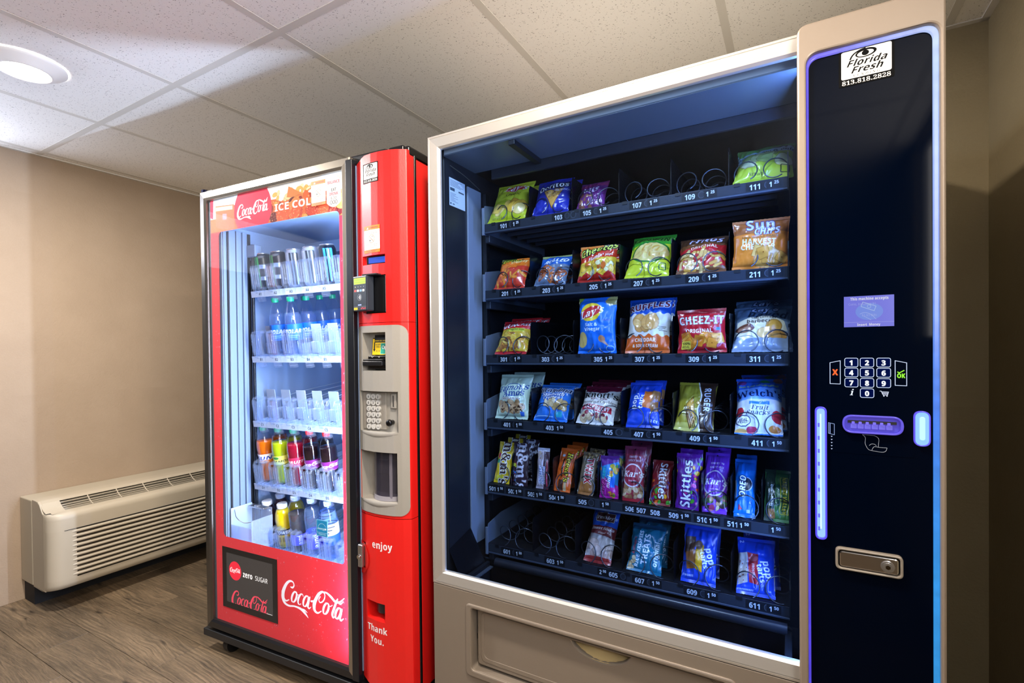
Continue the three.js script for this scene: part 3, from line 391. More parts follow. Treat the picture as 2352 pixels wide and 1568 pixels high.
  for (let i = 0; i < 18; i++) { const cx = i % 3, r = Math.floor(i / 3), x = .857 + cx * .0195, y = 1.049 - r * .0196;
    const kt = tex(48, 48, (c) => { c.fillStyle = '#bcbcb9'; c.fillRect(0, 0, 48, 48); txt(c, i === 17 ? 'CLR' : keys[i], 24, 26, i === 17 ? 15 : 32, '#17181a'); });
    const k = mesh('key', keyG, mat(0xb4b4b1, .3, .2), kp); k.position.set(x, y, -.0105);
    mesh('legend', new THREE.CircleGeometry(.0082, 20).translate(x, y, -.0068), mat(0xffffff, .35, 0, { map: kt }), kp); }
  mesh('coin_plate', box(.944, .966, 1.012, 1.06, -.018, -.0115, .003), greyP, d);
  mesh('coin_slot', box(.9545, .9575, 1.018, 1.054, -.0117, -.0109), black, d);
  mesh('return_knob', new THREE.LatheGeometry([[.0001, .026], [.007, .0255], [.0105, .022], [.011, .016], [.0085, .010], [.0075, 0]].map(p => new THREE.Vector2(...p)), 24).rotateX(Math.PI / 2).translate(.949, .968, -.017), mat(0x08080a, .3), d);
  // delivery port: smoked drum door
  mesh('drum_door', new THREE.CylinderGeometry(.072, .072, .152, 36, 1, true, -1.02, 2.04).translate(.911, .7935, -.078), mat(0x8d8a99, .05, 0, { transmission: .9, thickness: 0, ior: 1.5 }), d);
  mesh('drum_floor', new THREE.CylinderGeometry(.0735, .0755, .014, 36, 1, false, -1.02, 2.04).translate(.911, .7205, -.078), mat(0xbfbcc6, .1, 0, { transmission: .5, thickness: .01 }), d);
  mesh('drum_rib', box(.936, .946, .722, .868, -.018, -.01, .002), mat(0xb9b4c4, .1, 0, { transmission: .7, thickness: 0 }), d);
  mesh('port_back', merge([box(.845, .972, .726, .868, -.0495, -.046), box(.87, .955, .79, .84, -.047, -.036, .004)]), mat(0x75707e, .4), d);
  mesh('coin_cup', merge([box(.852, .925, .327, .382, -.0445, -.04), grid(10, 6, (u, v) => { const a = u * Math.PI; return [.892 + .032 * Math.cos(a), .34 + .04 * v, -.042 + .03 * Math.sin(a)]; })]), mat(0x2a2b30, .3), d);
  // T-handle lock at the left edge
  mesh('lock_bezel', curved(.815, .858, t => .5165 - .055 * Math.sqrt(Math.max(0, 1 - ((t - .815) / .0431) ** 2)), t => .5165 + .055 * Math.sqrt(Math.max(0, 1 - ((t - .815) / .0431) ** 2)), [[.8165, .84, .478, .568].map((q, i) => q + [0, 0, .006, -.012][i])], .003), redPaint, d);
  mesh('lock_handle', box(.8165, .8365, .487, .563, -.012, .012, .005), steel, d);
  mesh('lock_cylinder', merge([cyl(.0075, .0075, .006, .826, .523, .013, 'z'), cyl(.004, .004, .008, .826, .523, .0135, 'z', 6)]), chrome, d);
  // printed words
  const word = (lines, w, h, t0, y0, size, label) => { const k = tex(256, Math.round(256 * h / w), (c, W, H) => { lines.forEach((s, i) => txt(c, s, W / 2, H * (i + .5) / lines.length, size, '#f2eeee')); }); mesh('printed_word', curved(t0, t0 + w, y0, y0 + h, [], .0005), mat(0xffffff, .4, 0, { map: k, transparent: true }), d).userData.label = label; };
  word(['enjoy'], .096, .036, .868, .5535, 84, 'white lettering enjoy'); word(['Thank', 'You.'], .1, .074, .841, .242, 76, 'white lettering Thank You');
  const ff = M.florida = tex(384, 352, (c, W, H) => { rr(c, 0, 0, W, H, 14, '#0b0b0c'); rr(c, 18, 16, W - 36, 268, 16, '#f2f0ec'); c.save(); c.translate(186, 66); c.rotate(-.1); ell(c, 6, 0, 74, 40, '#0b0b0c'); ell(c, 2, 3, 58, 27, '#f2f0ec'); ell(c, 2, 0, 25, 25, '#0b0b0c'); c.restore(); c.strokeStyle = '#0b0b0c'; c.lineWidth = 12; c.beginPath(); c.moveTo(82, 104); c.quadraticCurveTo(96, 34, 190, 22); c.stroke(); txt(c, 'Florida', 194, 140, 84, '#0b0b0c', { it: 1, skew: -.12 }); txt(c, 'Fresh', 196, 208, 84, '#0b0b0c', { it: 1, skew: -.12 }); txt(c, 'V E N D I N G', 192, 262, 30, '#333', { f: 'serif', it: 1, reg: 1 }); txt(c, '813.818.2828', 192, 318, 56, '#f4f2ee', { f: 'serif', sx: .98 }); });
  mesh('company_sticker', curved(.856, .9245, 1.738, 1.8005, [], .0009), mat(0xffffff, .6, 0, { map: ff, specularIntensity: .4 }), d);
  mesh('warning_sticker', curved(.8575, .9275, 1.513, 1.600, [], .0009), mat(0xffffff, .5, 0, { map: M.warnTex }), d);
  // base: trim rail, casters
  mesh('base_trim', box(-.018, 1.02, .058, .0865, -.03, .006, .003), mat(0x1a1b1d, .45), d);
  mesh('base_frame', box(.02, 1.0, .06, .09, -.8, -.03), black, d);
  for (const [x, z] of [[.1, -.04], [.92, -.06], [.1, -.72], [.92, -.72]]) { const c = sub('caster', d); mesh('wheel', cyl(.034, .034, .026, x, .034, z, 'x', 28), mat(0x060608, .5), c); mesh('fork', box(x - .02, x + .02, .045, .062, z - .025, z + .025, .002), mat(0x77746e, .4, .7), c); mesh('hub', cyl(.012, .012, .03, x, .034, z, 'x'), mat(0x8d8980, .4, .7), c); }
}
// shelves of the drink machine: tilted to the front, one dispensing gate per lane
const SHY = { A: 1.452, B: 1.178, C: .905, D: .640, E: .372 }, TILT = 8 * D2R, LANE = k => .118 + .0915 * k;
{
  const white = mat(0xa3b4ca, .4), frost = mat(0xa9bad0, .6, 0, { transmission: .25, thickness: 0 });
  const gs = new THREE.Shape(); gs.moveTo(0, 0); gs.lineTo(.03, 0); gs.lineTo(.036, .03); gs.lineTo(.036, .092); gs.lineTo(.028, .108); gs.lineTo(.004, .112); gs.lineTo(-.004, .1); gs.closePath();
  const gh = new THREE.Path(); gh.moveTo(.007, .014); gh.lineTo(.024, .014); gh.lineTo(.028, .034); gh.lineTo(.028, .088); gh.lineTo(.022, .1); gh.lineTo(.005, .1); gh.closePath(); gs.holes.push(gh);
  const sideG = new THREE.ExtrudeGeometry(gs, { depth: .004, bevelEnabled: true, bevelSize: .0008, bevelThickness: .0008, bevelSegments: 1, curveSegments: 3 });
  const sideA = sideG.clone().rotateY(-Math.PI / 2), gate = merge([sideA.clone().translate(.0, 0, 0), sideA.clone().translate(.052, 0, 0), sideA.clone().translate(.026, 0, -.004), box(-.002, .052, .012, .1, .0345, .0365, .0008, 1), box(.006, .01, .02, .096, .036, .04, .001, 1), box(.018, .022, .02, .096, .036, .041, .001, 1), box(.030, .034, .02, .096, .036, .041, .001, 1), box(.042, .046, .02, .096, .036, .04, .001, 1), box(-.002, .052, .103, .107, .004, .03, .0008, 1)]);
  const clip = merge([box(-.014, .014, -.012, .002, -.004, .016, .002, 1), box(-.02, .008, -.02, -.010, -.012, .01, .002, 1)]);
  const numTex = (r) => tex(1024, 40, (c, W, H) => { c.fillStyle = '#b4c2d4'; c.fillRect(0, 0, W, H); for (let k = 0; k < 6; k++) { const x = (LANE(k) + .02 - .08) / .64 * W; txt(c, r + (k + 1), x, 21, 24, '#1d2733'); c.fillStyle = '#90a2b8'; c.fillRect(x + 40, 4, 3, 32); c.fillRect(x - 44, 10, 22, 5); } });
  for (const r of 'ABCDE') {
    const s = sub('shelf', drink); s.position.set(0, SHY[r], -.162); s.rotation.x = TILT;
    mesh('shelf_deck', box(.08, .72, -.008, 0, -.46, 0, .001, 1), white, s);
    mesh('price_strip', uvRect(box(.08, .72, -.022, .004, -.001, .004, .001, 1), .08, .72, -.022, .004), mat(0xffffff, .4, 0, { map: numTex(r) }), s);
    for (let k = 0; k < 6; k++) { const c = LANE(k);
      for (const o of [-.022, 0, .022]) mesh('slide_rail', box(c + o - .003, c + o + .003, 0, .005, -.45, -.004, .001, 1), white, s);
      const g = mesh('lane_gate', gate, clear, s); g.position.set(c + .005, .0, -.012);
      const q = mesh('gate_clip', clip, clear, s); q.position.set(c + .03, -.022, .002);
      mesh('lane_divider', box(c + .0445, c + .0465, 0, .05, -.44, -.03), mat(0xe4eef8, .1, 0, { transmission: .8, thickness: 0 }), s);
      const empty = { A: [], B: [0, 3, 4, 5], C: [0, 1, 2, 3, 4, 5], D: [], E: [5] }[r].includes(k);
      if (empty) mesh('pusher', merge([box(c - .028, c + .026, .006, .125, -.075, -.071, .003, 1), box(c - .02, c + .018, .006, .055, -.071, -.055, .003, 1)]), frost, s);
      if (r === 'C') for (const y of [.052, .085]) mesh('lane_rod', tube([[c + .04, y - .01, -.1], [c + .04, y, -.11], [c + .04, y, -.44]], .0018, 10, 5), frost, s);
    }
  }
  // delivery basket parked at the lower left of the elevator
  const b = sub('delivery_basket', drink), acr = mat(0xeaf3ff, .08, 0, { transmission: .85, thickness: 0 });
  mesh('end_plate', box(.075, .079, .40, .565, -.15, -.055, .003), white, b);
  mesh('rear_plate', box(.079, .2, .40, .56, -.152, -.147, .003), acr, b);
  mesh('bucket_floor', box(.079, .2, .40, .405, -.15, -.055), white, b);
  mesh('front_pane', box(.079, .205, .40, .5, -.057, -.053), acr, b);
  mesh('side_pane', box(.2, .204, .40, .53, -.15, -.055), acr, b);
  mesh('top_clip', merge([box(.095, .19, .556, .562, -.146, -.118, .002), box(.13, .15, .56, .568, -.14, -.12, .002)]), steel, b);
  mesh('cable', tube([[.079, .556, -.07], [.12, .535, -.05], [.17, .522, -.048], [.2, .526, -.06]], .0016, 24, 5), steel, b);
}
// drinks standing in the lanes
const dk = new THREE.Matrix4();
function inLane(o, row, lane, n = 0, dt = 0) { // n = how many bottles back
  const s = Math.sin(TILT), c = Math.cos(TILT), back = -.046 - n * .074; const p = new THREE.Vector3(LANE(lane) + dt, SHY[row] + .0055 * c - back * s * -1 * -1, -.162 + back * c);
  p.y = SHY[row] - back * s + .0056; drink.localToWorld(p); o.position.copy(p); o.rotation.set(TILT, KA, 0, 'YXZ'); return o;
}
const lathe = (pts, seg = 36) => new THREE.LatheGeometry(pts.map(p => new THREE.Vector2(...p)), seg);
function can(label, art) {
  const t = thing('drink_can', label, 'can', 'energy drink cans on the top shelf');
  mesh('body', lathe([[.0001, .004], [.02, .004], [.024, 0], [.027, .003], [.0325, .01], [.033, .014], [.033, .134], [.0322, .139], [.0275, .148], [.0268, .151]]), mat(0xffffff, .28, .35, { map: art }), t);
  mesh('lid', lathe([[.0268, .151], [.0278, .1535], [.0272, .1555], [.0262, .154], [.025, .149], [.0001, .149]]), mat(0xd9dde2, .25, .9), t);
  return t;
}
const canArt = (bg, ink, word, lines) => tex(512, 384, (c, W, H) => { c.fillStyle = bg; c.fillRect(0, 0, W, H); const claw = (x, y, s) => { for (let i = 0; i < 3; i++) poly(c, [[x + s * (i * 22 - 30), y], [x + s * (i * 22 - 12), y - s * 6], [x + s * (i * 22 - 8), y + s * 40], [x + s * (i * 22 - 14), y + s * (104 - i * 9)], [x + s * (i * 22 - 18), y + s * 52]], ink); };
  for (const x of [96, 352]) { claw(x, 96, 1.5); txt(c, word, x, 300, 36, ink, { f: 'serif', sx: .8 }); txt(c, 'ENERGY', x, 332, 18, ink, { sx: .9 }); }
  if (lines) for (const x0 of [150, 406]) { c.fillStyle = '#c9d3d6'; for (let i = 0; i < 15; i++) c.fillRect(x0, 70 + i * 17, 64 - (i % 4) * 9, 6); } c.fillStyle = '#c8ccd2'; for (let i = 0; i < 40; i++) c.fillRect(i * 13, 22, 6, 7); });
{
  const a = [['black drink can with pale text lines, first can from the shelf end', canArt('#10161a', '#2fae4c', 'MONSTER', 1)], ['black drink can with purple rim and text, second can of the top shelf', canArt('#181522', '#57a05c', 'MONSTER', 1)], ['white drink can with black claw mark, left one of the two white cans', canArt('#aeb9c8', '#3a444f', 'MONSTER', 0)], ['white drink can with claw mark beside the black and blue can', null], ['black drink can with bright blue claw mark at the window edge', canArt('#0d1524', '#3fa4f4', 'MONSTER', 0)]];
  a[3][1] = a[2][1]; const rot = [-1.5, -1.6, -.5, -.5, -.45];
  a.forEach(([l, t], k) => { const o = can(l, t); inLane(o, 'A', k, 0, .002 * k); o.children.forEach(m => m.rotateY(rot[k])); });
}
const PET = mat(0xf4f9ff, .03, 0, { transmission: 1, thickness: 0, ior: 1.45 });
const liquid = (hex, o = {}) => mat(hex, .08, 0, { clearcoat: .6, clearcoatRoughness: .05, ...o });
const waterIn = mat(0xd3e6fb, .04, 0, { transmission: .93, thickness: 0, ior: 1.33 });
function bottle(kind, label, group, o) { // o: cap, fill, level, labelMat, labelSpan
  const t = thing('drink_bottle', label, 'bottle', group);
  const P = { swirl: [[.0001, .006], [.02, .002], [.029, .004], [.033, .014], [.0335, .03], [.030, .07], [.0305, .1], [.034, .122], [.0348, .15], [.0325, .172], [.024, .2], [.0145, .217], [.0128, .222]], slim: [[.0001, .006], [.022, .002], [.031, .006], [.033, .02], [.033, .14], [.031, .16], [.022, .192], [.0145, .212], [.0125, .22]], round: [[.0001, .006], [.022, .002], [.031, .006], [.034, .018], [.034, .085], [.032, .09], [.034, .096], [.035, .125], [.031, .15], [.023, .166], [.0185, .172]], dome: [[.0001, .006], [.022, .002], [.03, .006], [.033, .016], [.033, .14], [.0325, .16], [.028, .185], [.02, .203], [.0135, .211], [.0125, .216]] }[kind];
  const top = P[P.length - 1], cr = top[0] + .0016, H = top[1];
  mesh('shell', lathe(P), PET, t);
  const inn = [], lv = o.level; for (let i = 0; i < P.length; i++) { const [r, y] = P[i]; if (y > lv) { const [r0, y0] = P[i - 1], f = (lv - y0) / (y - y0); inn.push([Math.max(r0 + (r - r0) * f - .0012, .001), lv]); break; } inn.push([Math.max(r - .0012, .0001), y + (i ? 0 : .001)]); } inn.push([.0001, lv]);
  mesh('liquid', lathe(inn), o.fill, t);
  mesh('cap', merge([lathe([[cr, H - .001], [cr + .0004, H + .002], [cr + .0004, H + .013], [cr - .001, H + .0155], [.0001, H + .0158]], 30), cyl(cr - .001, cr - .001, .003, 0, H - .002, 0)]), mat(o.cap, .4), t);
  mesh('neck_ring', lathe([[cr - .0008, H - .008], [cr + .0028, H - .007], [cr + .0028, H - .0055], [cr - .0008, H - .005]], 30), PET, t);
  if (o.lab) { const [y0, y1, m] = o.lab; const rAt = y => { for (let i = 1; i < P.length; i++) if (y <= P[i][1]) { const [r0, a] = P[i - 1], [r1, b] = P[i]; return r0 + (r1 - r0) * (y - a) / (b - a); } return .01; }; mesh('label', lathe([0, .25, .5, .75, 1].map(f => { const y = y0 + (y1 - y0) * f; return [rAt(y) + .0006, y]; })), m, t).rotation.y = o.turn ?? -1; }
  return t;
}
{
  const lab = (bg, f) => mat(0xffffff, .4, 0, { map: tex(512, 160, (c, W, H) => { c.fillStyle = bg; c.fillRect(0, 0, W, H); f(c, W, H); }) });
  const blueL = lab('#1766c4', (c) => { for (const x of [20, 276]) { c.fillStyle = '#0f4aa0'; c.fillRect(x, 0, 70, 160); txt(c, 'POLAR', x + 120, 70, 54, '#eaf4ff', { it: 1 }); c.fillStyle = '#7db8f0'; c.fillRect(x + 66, 110, 120, 8); c.fillRect(x + 66, 128, 90, 6); } });
  for (const [lane, n, l] of [[1, 0, 'clear water bottle with green cap, front of its lane on the second shelf'], [2, 0, 'clear water bottle with green cap at the front, right beside the first']]) inLane(bottle('slim', l, 'green-capped water bottles', { cap: 0x0f9a72, fill: waterIn, level: .172, lab: [.06, .125, blueL], turn: -1.1 }), 'B', lane, n, -.004);
  [[1, 1], [2, 1], [2, 2], [2, 3], [1, 2]].forEach(([lane, n], i) => inLane(bottle('slim', ['clear water bottle with green cap second in the left lane', 'clear water bottle with green cap just behind the right front bottle', 'clear water bottle with green cap third in the right lane', 'clear water bottle with green cap farthest back by the window edge', 'clear water bottle with green cap third in the left lane'][i], 'green-capped water bottles', { cap: 0x0f9a72, fill: waterIn, level: .172, lab: [.06, .125, blueL] }), 'B', lane, n));
  const orangeL = lab('#f3f0ee', (c) => { for (const x of [0, 256]) { txt(c, 'SUN', x + 120, 74, 90, '#2346b8', { skew: -.2 }); c.fillStyle = '#f08a2a'; c.fillRect(x, 112, 256, 48); } }), limeL = lab('#e9ee6a', (c) => { for (const x of [0, 256]) { ell(c, x + 90, 40, 34, 26, '#3c8c3a'); txt(c, 'LEMON', x + 140, 100, 52, '#24331a', { it: 1 }); } }), redL = lab('#c82a4e', (c) => { for (const x of [0, 256]) txt(c, 'FRUIT', x + 120, 80, 66, '#fff', { it: 1 }); });
  const cokeL = lab('#7d1f74', (c) => { for (const x of [128, 384]) { scriptLogo(c, x, 84, 236, '#fff', -4); c.fillStyle = '#b86ab0'; c.fillRect(x - 100, 148, 180, 6); } });
  const so = (k, l, cap, hex, lm, n = 0, dt = 0) => inLane(bottle('swirl', l, n ? 'soda bottles behind the front ones on the fourth shelf' : 'soda bottles at the front of the fourth shelf', { cap, fill: liquid(hex), level: .178, lab: [.085, .122, lm], turn: -.95 }), 'D', k, n, dt);
  so(0, 'bottle of orange soda with green cap', 0x12946a, 0xd8660c, orangeL); so(1, 'bottle of yellow-green soda with green cap', 0x12946a, 0xa8b414, limeL); so(2, 'bottle of dark red soda with green cap', 0x12946a, 0x8a0d24, redL); so(3, 'bottle of dark cola with red cap and purple label beside the red soda', 0xd8232e, 0x17090c, cokeL); so(4, 'bottle of dark cola with red cap nearest the window edge', 0xd8232e, 0x17090c, cokeL);
  so(0, 'bottle of orange soda behind the front orange bottle', 0x12946a, 0xc4500c, orangeL, 1); so(1, 'bottle of yellow soda behind the front yellow-green bottle', 0x12946a, 0xa8a014, limeL, 1); so(3, 'bottle of dark cola behind the front cola', 0xd8232e, 0x17090c, cokeL, 1); so(2, 'bottle of red soda behind the front dark red bottle', 0x12946a, 0x8a0d24, redL, 1);
  const vit = lab('#16212c', (c) => { for (const x of [0, 256]) { txt(c, 'POWER', x + 110, 48, 54, '#e6eaf0', { it: 1 }); c.fillStyle = x ? '#c9c9c9' : '#d8d8dc'; c.fillRect(x + 20, 84, 200, 60); } }), vitY = lab('#c3a436', (c) => { c.fillStyle = '#1b2530'; c.fillRect(0, 0, 512, 56); for (const x of [0, 256]) txt(c, 'POWER', x + 110, 30, 44, '#e6eaf0', { it: 1 }); c.fillStyle = '#8d7620'; for (let i = 0; i < 12; i++) c.fillRect(20 + i * 42, 80, 26, 50); });
  const so2 = (k, n, kind, l, cap, fill, lv, lb, dt = 0) => inLane(bottle(kind, l, 'bottles on the bottom shelf', { cap, fill, level: lv, lab: lb, turn: -.8 }), 'E', k, n, dt);
  so2(0, 0, 'round', 'round-shouldered bottle of dark purple drink with white cap', 0xe8ecf2, liquid(0x2a0a1c), .165, [.02, .085, vit], .01); so2(1, 0, 'round', 'round-shouldered bottle of bright yellow drink with white cap', 0xe9ebe6, liquid(0xd9b90a), .165, [.02, .085, vitY], .01);
  const vl = lab('#5a56d6', (c) => { for (const x of [0, 256]) { c.fillStyle = '#7b79ea'; c.fillRect(x, 0, 90, 160); txt(c, 'pure', x + 150, 80, 62, '#eef', { rot: 90 }); } }), sl = lab('#e9eef4', (c) => { c.fillStyle = '#2f5bd0'; c.fillRect(0, 84, 512, 76); for (const x of [0, 256]) { c.fillStyle = '#2b3440'; for (let i = 0; i < 3; i++) c.fillRect(x + 30, 16 + i * 22, 150 - i * 30, 9); } });
  so2(2, 0, 'dome', 'clear bottle with smoky liquid and white cap next to the yellow drink', 0xdfe8f0, mat(0x9a9088, .04, 0, { transmission: .8, thickness: 0, ior: 1.33 }), .16, [.03, .075, vl]); so2(3, 0, 'dome', 'clear domed water bottle with violet label and white cap', 0xdfe8f0, waterIn, .19, [.03, .095, vl]);
  so2(4, 0, 'dome', 'clear water bottle with white and blue label at the right window edge', 0xdfe8f0, waterIn, .19, [.06, .145, sl]);
  so2(1, 1, 'round', 'bottle of yellow drink second in its lane on the bottom shelf', 0xe9ebe6, liquid(0xc9a80a), .165, [.02, .085, vitY]); so2(0, 1, 'round', 'bottle of dark purple drink second in its lane on the bottom shelf', 0xe8ecf2, liquid(0x3a0a14), .165, [.02, .085, vit]); so2(3, 1, 'dome', 'clear water bottle second in its lane on the bottom shelf', 0xdfe8f0, waterIn, .19, [.06, .145, sl]);
}
// ---------------------------------------------------------------- snack machine (local: x along the front, z out of it)
const SX = -.956, SZ = -1.1881;
const snack = thing('snack_vending_machine', 'large snack vending machine with silver framed window and tall dark blue lit control column', 'vending machine');
snack.position.set(SX, 0, SZ);
const YS = [1.589, 1.375, 1.167, .960, .750, .555], CELL = k => .103 + .1424 * k;
const beige = mat(0x857a6d, .38, .25, { bumpMap: peel, bumpScale: .0001 }), alu = mat(0xd2cfc8, .34, .7), coal = mat(0x0c0e12, .5), coalGloss = mat(0x0a0c10, .25), wire = mat(0x565b63, .28, .85);
{
  const d = snack;
  mesh('cabinet_side', box(0, .034, .06, 1.812, -.87, -.036, .004), mat(0x2b2a29, .5), d);
  mesh('cabinet_side', box(1.155, 1.19, .06, 1.812, -.87, -.036, .004), beige, d);
  mesh('cabinet_top', box(.034, 1.155, 1.787, 1.812, -.87, -.036), mat(0xe2e0da, .6), d);  // top made pale to bounce lamp light onto the ceiling
  mesh('cabinet_back', box(.034, 1.155, .06, 1.787, -.87, -.84), coal, d);
  mesh('cabinet_base', box(.034, 1.155, .06, .3, -.84, -.036), coal, d);
  for (const [x, z] of [[.08, -.1], [1.1, -.1], [.08, -.8], [1.1, -.8]]) mesh('foot', cyl(.022, .028, .06, x, .03, z), black, d);
  const inn = sub('interior_liner', d);
  mesh('partition', box(.966, .985, .3, 1.787, -.84, -.06), coal, inn);
  mesh('lamp_housing', box(.985, .99, .3, 1.787, -.065, -.012), coal, inn);
  mesh('back_wall', box(.034, .966, .3, 1.787, -.72, -.70), coal, inn);
  mesh('side_wall', box(.034, .0375, .3, 1.787, -.70, -.036), mat(0x1d2026, .4), inn);
  mesh('ceiling_panel', box(.0375, .966, 1.783, 1.787, -.2, -.03), mat(0x8d949c, .35, .5), inn);
  mesh('ceiling_panel', box(.0375, .966, 1.783, 1.787, -.70, -.2), coal, inn);
  mesh('ceiling_beam', box(.10, .966, 1.752, 1.783, -.212, -.2, .002), mat(0x3a3f47, .4, .3), inn);
  mesh('ceiling_rib', box(.262, .282, 1.768, 1.783, -.2, -.03, .002), coal, inn);
  mesh('corner_post', box(.0375, .043, .56, 1.725, -.226, -.148, .001, 1), mat(0x9ea6b2, .42, .3), d);
  mesh('slot_rail', box(.0375, .06, .52, 1.72, -.25, -.23), coal, d);
  for (let k = 0; k < 34; k++) mesh('rail_slot', box(.058, .0612, .55 + k * .034, .568 + k * .034, -.246, -.234), black, d);
  mesh('wall_bead', tube([[.0385, 1.765, -.06], [.0385, 1.755, -.14], [.0385, 1.735, -.226]], .0012, 16, 5), steel, d);
  const lt = tex(160, 224, (c, W, H) => { c.fillStyle = '#d3dde2'; c.fillRect(0, 0, W, H); c.fillStyle = '#4a5862'; const R = rnd(2); for (let i = 0; i < 6; i++) c.fillRect(8, 14 + i * 9, 60 + R() * 80, 3); c.fillRect(8, 76, 46, 24); c.fillRect(92, 84, 56, 12); for (let i = 0; i < 8; i++) c.fillRect(8, 118 + i * 9, 30 + R() * 60, 2.5); c.fillRect(8, 196, 12, 16); c.fillRect(32, 200, 20, 8); });
  mesh('rating_label', new THREE.PlaneGeometry(.084, .086).rotateY(Math.PI / 2).translate(.0381, 1.686, -.097), mat(0xffffff, .5, 0, { map: lt }), d);
  // lamp strip behind the right edge of the window
  mesh('lamp_tube', cyl(.004, .004, 1.2, .980, 1.16, -.036), mat(0xffffff, .5, 0, { emissive: C_SNACK, emissiveIntensity: 3 }), d);
  areaLight(d, C_SNACK, SNACK_STRIP, .014, 1.22, [.974, 1.16, -.036], [.2, 1.16, -.12]);
  // delivery bin under the lowest tray
  const bin = sub('delivery_bin', d);
  mesh('bin_floor', box(.0375, .966, .345, .36, -.30, -.03), coalGloss, bin);
  mesh('bin_back', box(.0375, .966, .36, .53, -.16, -.152), coalGloss, bin);
  mesh('roller_bar', cyl(.013, .013, .80, .54, .532, -.138, 'x'), mat(0x25282e, .28, .2), bin);
  const slp = (x0, x1, x2) => grid(1, 1, (u, v) => [[x0, x1][u], [.60, .50][u], [-.148, -.03][v]]);
  mesh('side_slope', new THREE.BufferGeometry().copy(grid(1, 1, (u, v) => [.0385 + .07 * u, .62 - .13 * u - .03 * v, -.148 + .118 * v])), coalGloss, bin);
  mesh('side_cheek', box(.1, .112, .36, .525, -.148, -.03, .003), coal, bin);
  mesh('side_cheek', box(.935, .95, .36, .525, -.148, -.03, .003), coal, bin);
  for (let k = 0; k < 16; k++) { mesh('brush_tuft', box(.112, .124, .508, .5115, -.146 + k * .0068, -.1415 + k * .0068), mat(0x4a4f58, .6), bin); }
  for (let k = 0; k < 8; k++) mesh('hinge_link', box(.915, .934, .375 + k * .0175, .389 + k * .0175, -.06, -.045, .003), mat(0x2c2f35, .5), bin);
  // silver window frame and glass
  const prof = [[0, -.036], [0, -.001], [.001, 0], [.0058, .0005], [.0065, -.0015], [.0075, -.0015], [.0082, .0008], [.033, -.0035], [.0385, -.0085], [.0405, -.015]];
  for (const s of ['top', 'left', 'bottom']) mesh('window_frame', frameBar(s, 0, 1.05, .4945, 1.836, prof), alu, d);
  mesh('window_glass', box(.038, .975, .53, 1.80, -.0145, -.0115), mat(0xd6e3f4, .02, 0, { transmission: 1, thickness: 0, ior: 1.5, specularIntensity: .125 }), d);
  for (let k = 0; k < 22; k++) mesh('hinge_knuckle', cyl(.0055, .0055, .056, -.0035, .55 + k * .059, -.012, 'y', 12), mat(0x2a2622, .4, .7), d);
  // lower door with the delivery flap
  const low = rrect(.001, .9635, .07, .4935, .003); low.holes.push(rhole(.139, .826, .271, .4515, .012));
  mesh('lower_panel', plate(low, -.036, .036, .002), beige, d);
  const ring = rrect(.121, .844, .2525, .462, .016); ring.holes.push(rhole(.1395, .8255, .2715, .451, .012));
  mesh('flap_surround', plate(ring, -.002, .008, .0036), beige, d);
  const fx = .5215, flap = rrect(.147, .818, .279, .4445, .012), hp = new THREE.Path(); hp.moveTo(fx - .078, .430); hp.lineTo(fx + .078, .430); hp.bezierCurveTo(fx + .055, .386, fx - .055, .386, fx - .078, .430); flap.holes.push(hp);
  const fl = sub('delivery_flap', d);
  mesh('flap_plate', plate(flap, -.034, .016, .004), beige, fl);
  mesh('flap_dish', plate((() => { const s = rrect(.16, .805, .292, .4365, .02); s.holes.push(rhole(.170, .795, .304, .4358, .018)); return s; })(), -.0185, .0022, .001), beige, fl);
  mesh('pull_scoop', grid(20, 6, (u, v) => { const a = u * Math.PI, k = Math.cos(v * Math.PI / 2); return [fx - .078 * Math.cos(a), .430 - .0335 * Math.sin(a) * (.2 + .8 * k), -.0185 - .03 * Math.sin(v * Math.PI / 2)]; }), mat(0xd2b985, .35, .3), fl);  // lit lower curve put into the colour as a brighter gold
  mesh('scoop_roof', box(fx - .08, fx + .08, .430, .4325, -.05, -.02), coal, fl);
  mesh('scoop_back', box(fx - .08, fx + .08, .40, .4325, -.052, -.0485), coal, fl);  // black roof and back paint the shade inside the scoop
  mesh('door_seam', box(.002, .9635, .4925, .4955, -.03, -.001), coal, d);
}
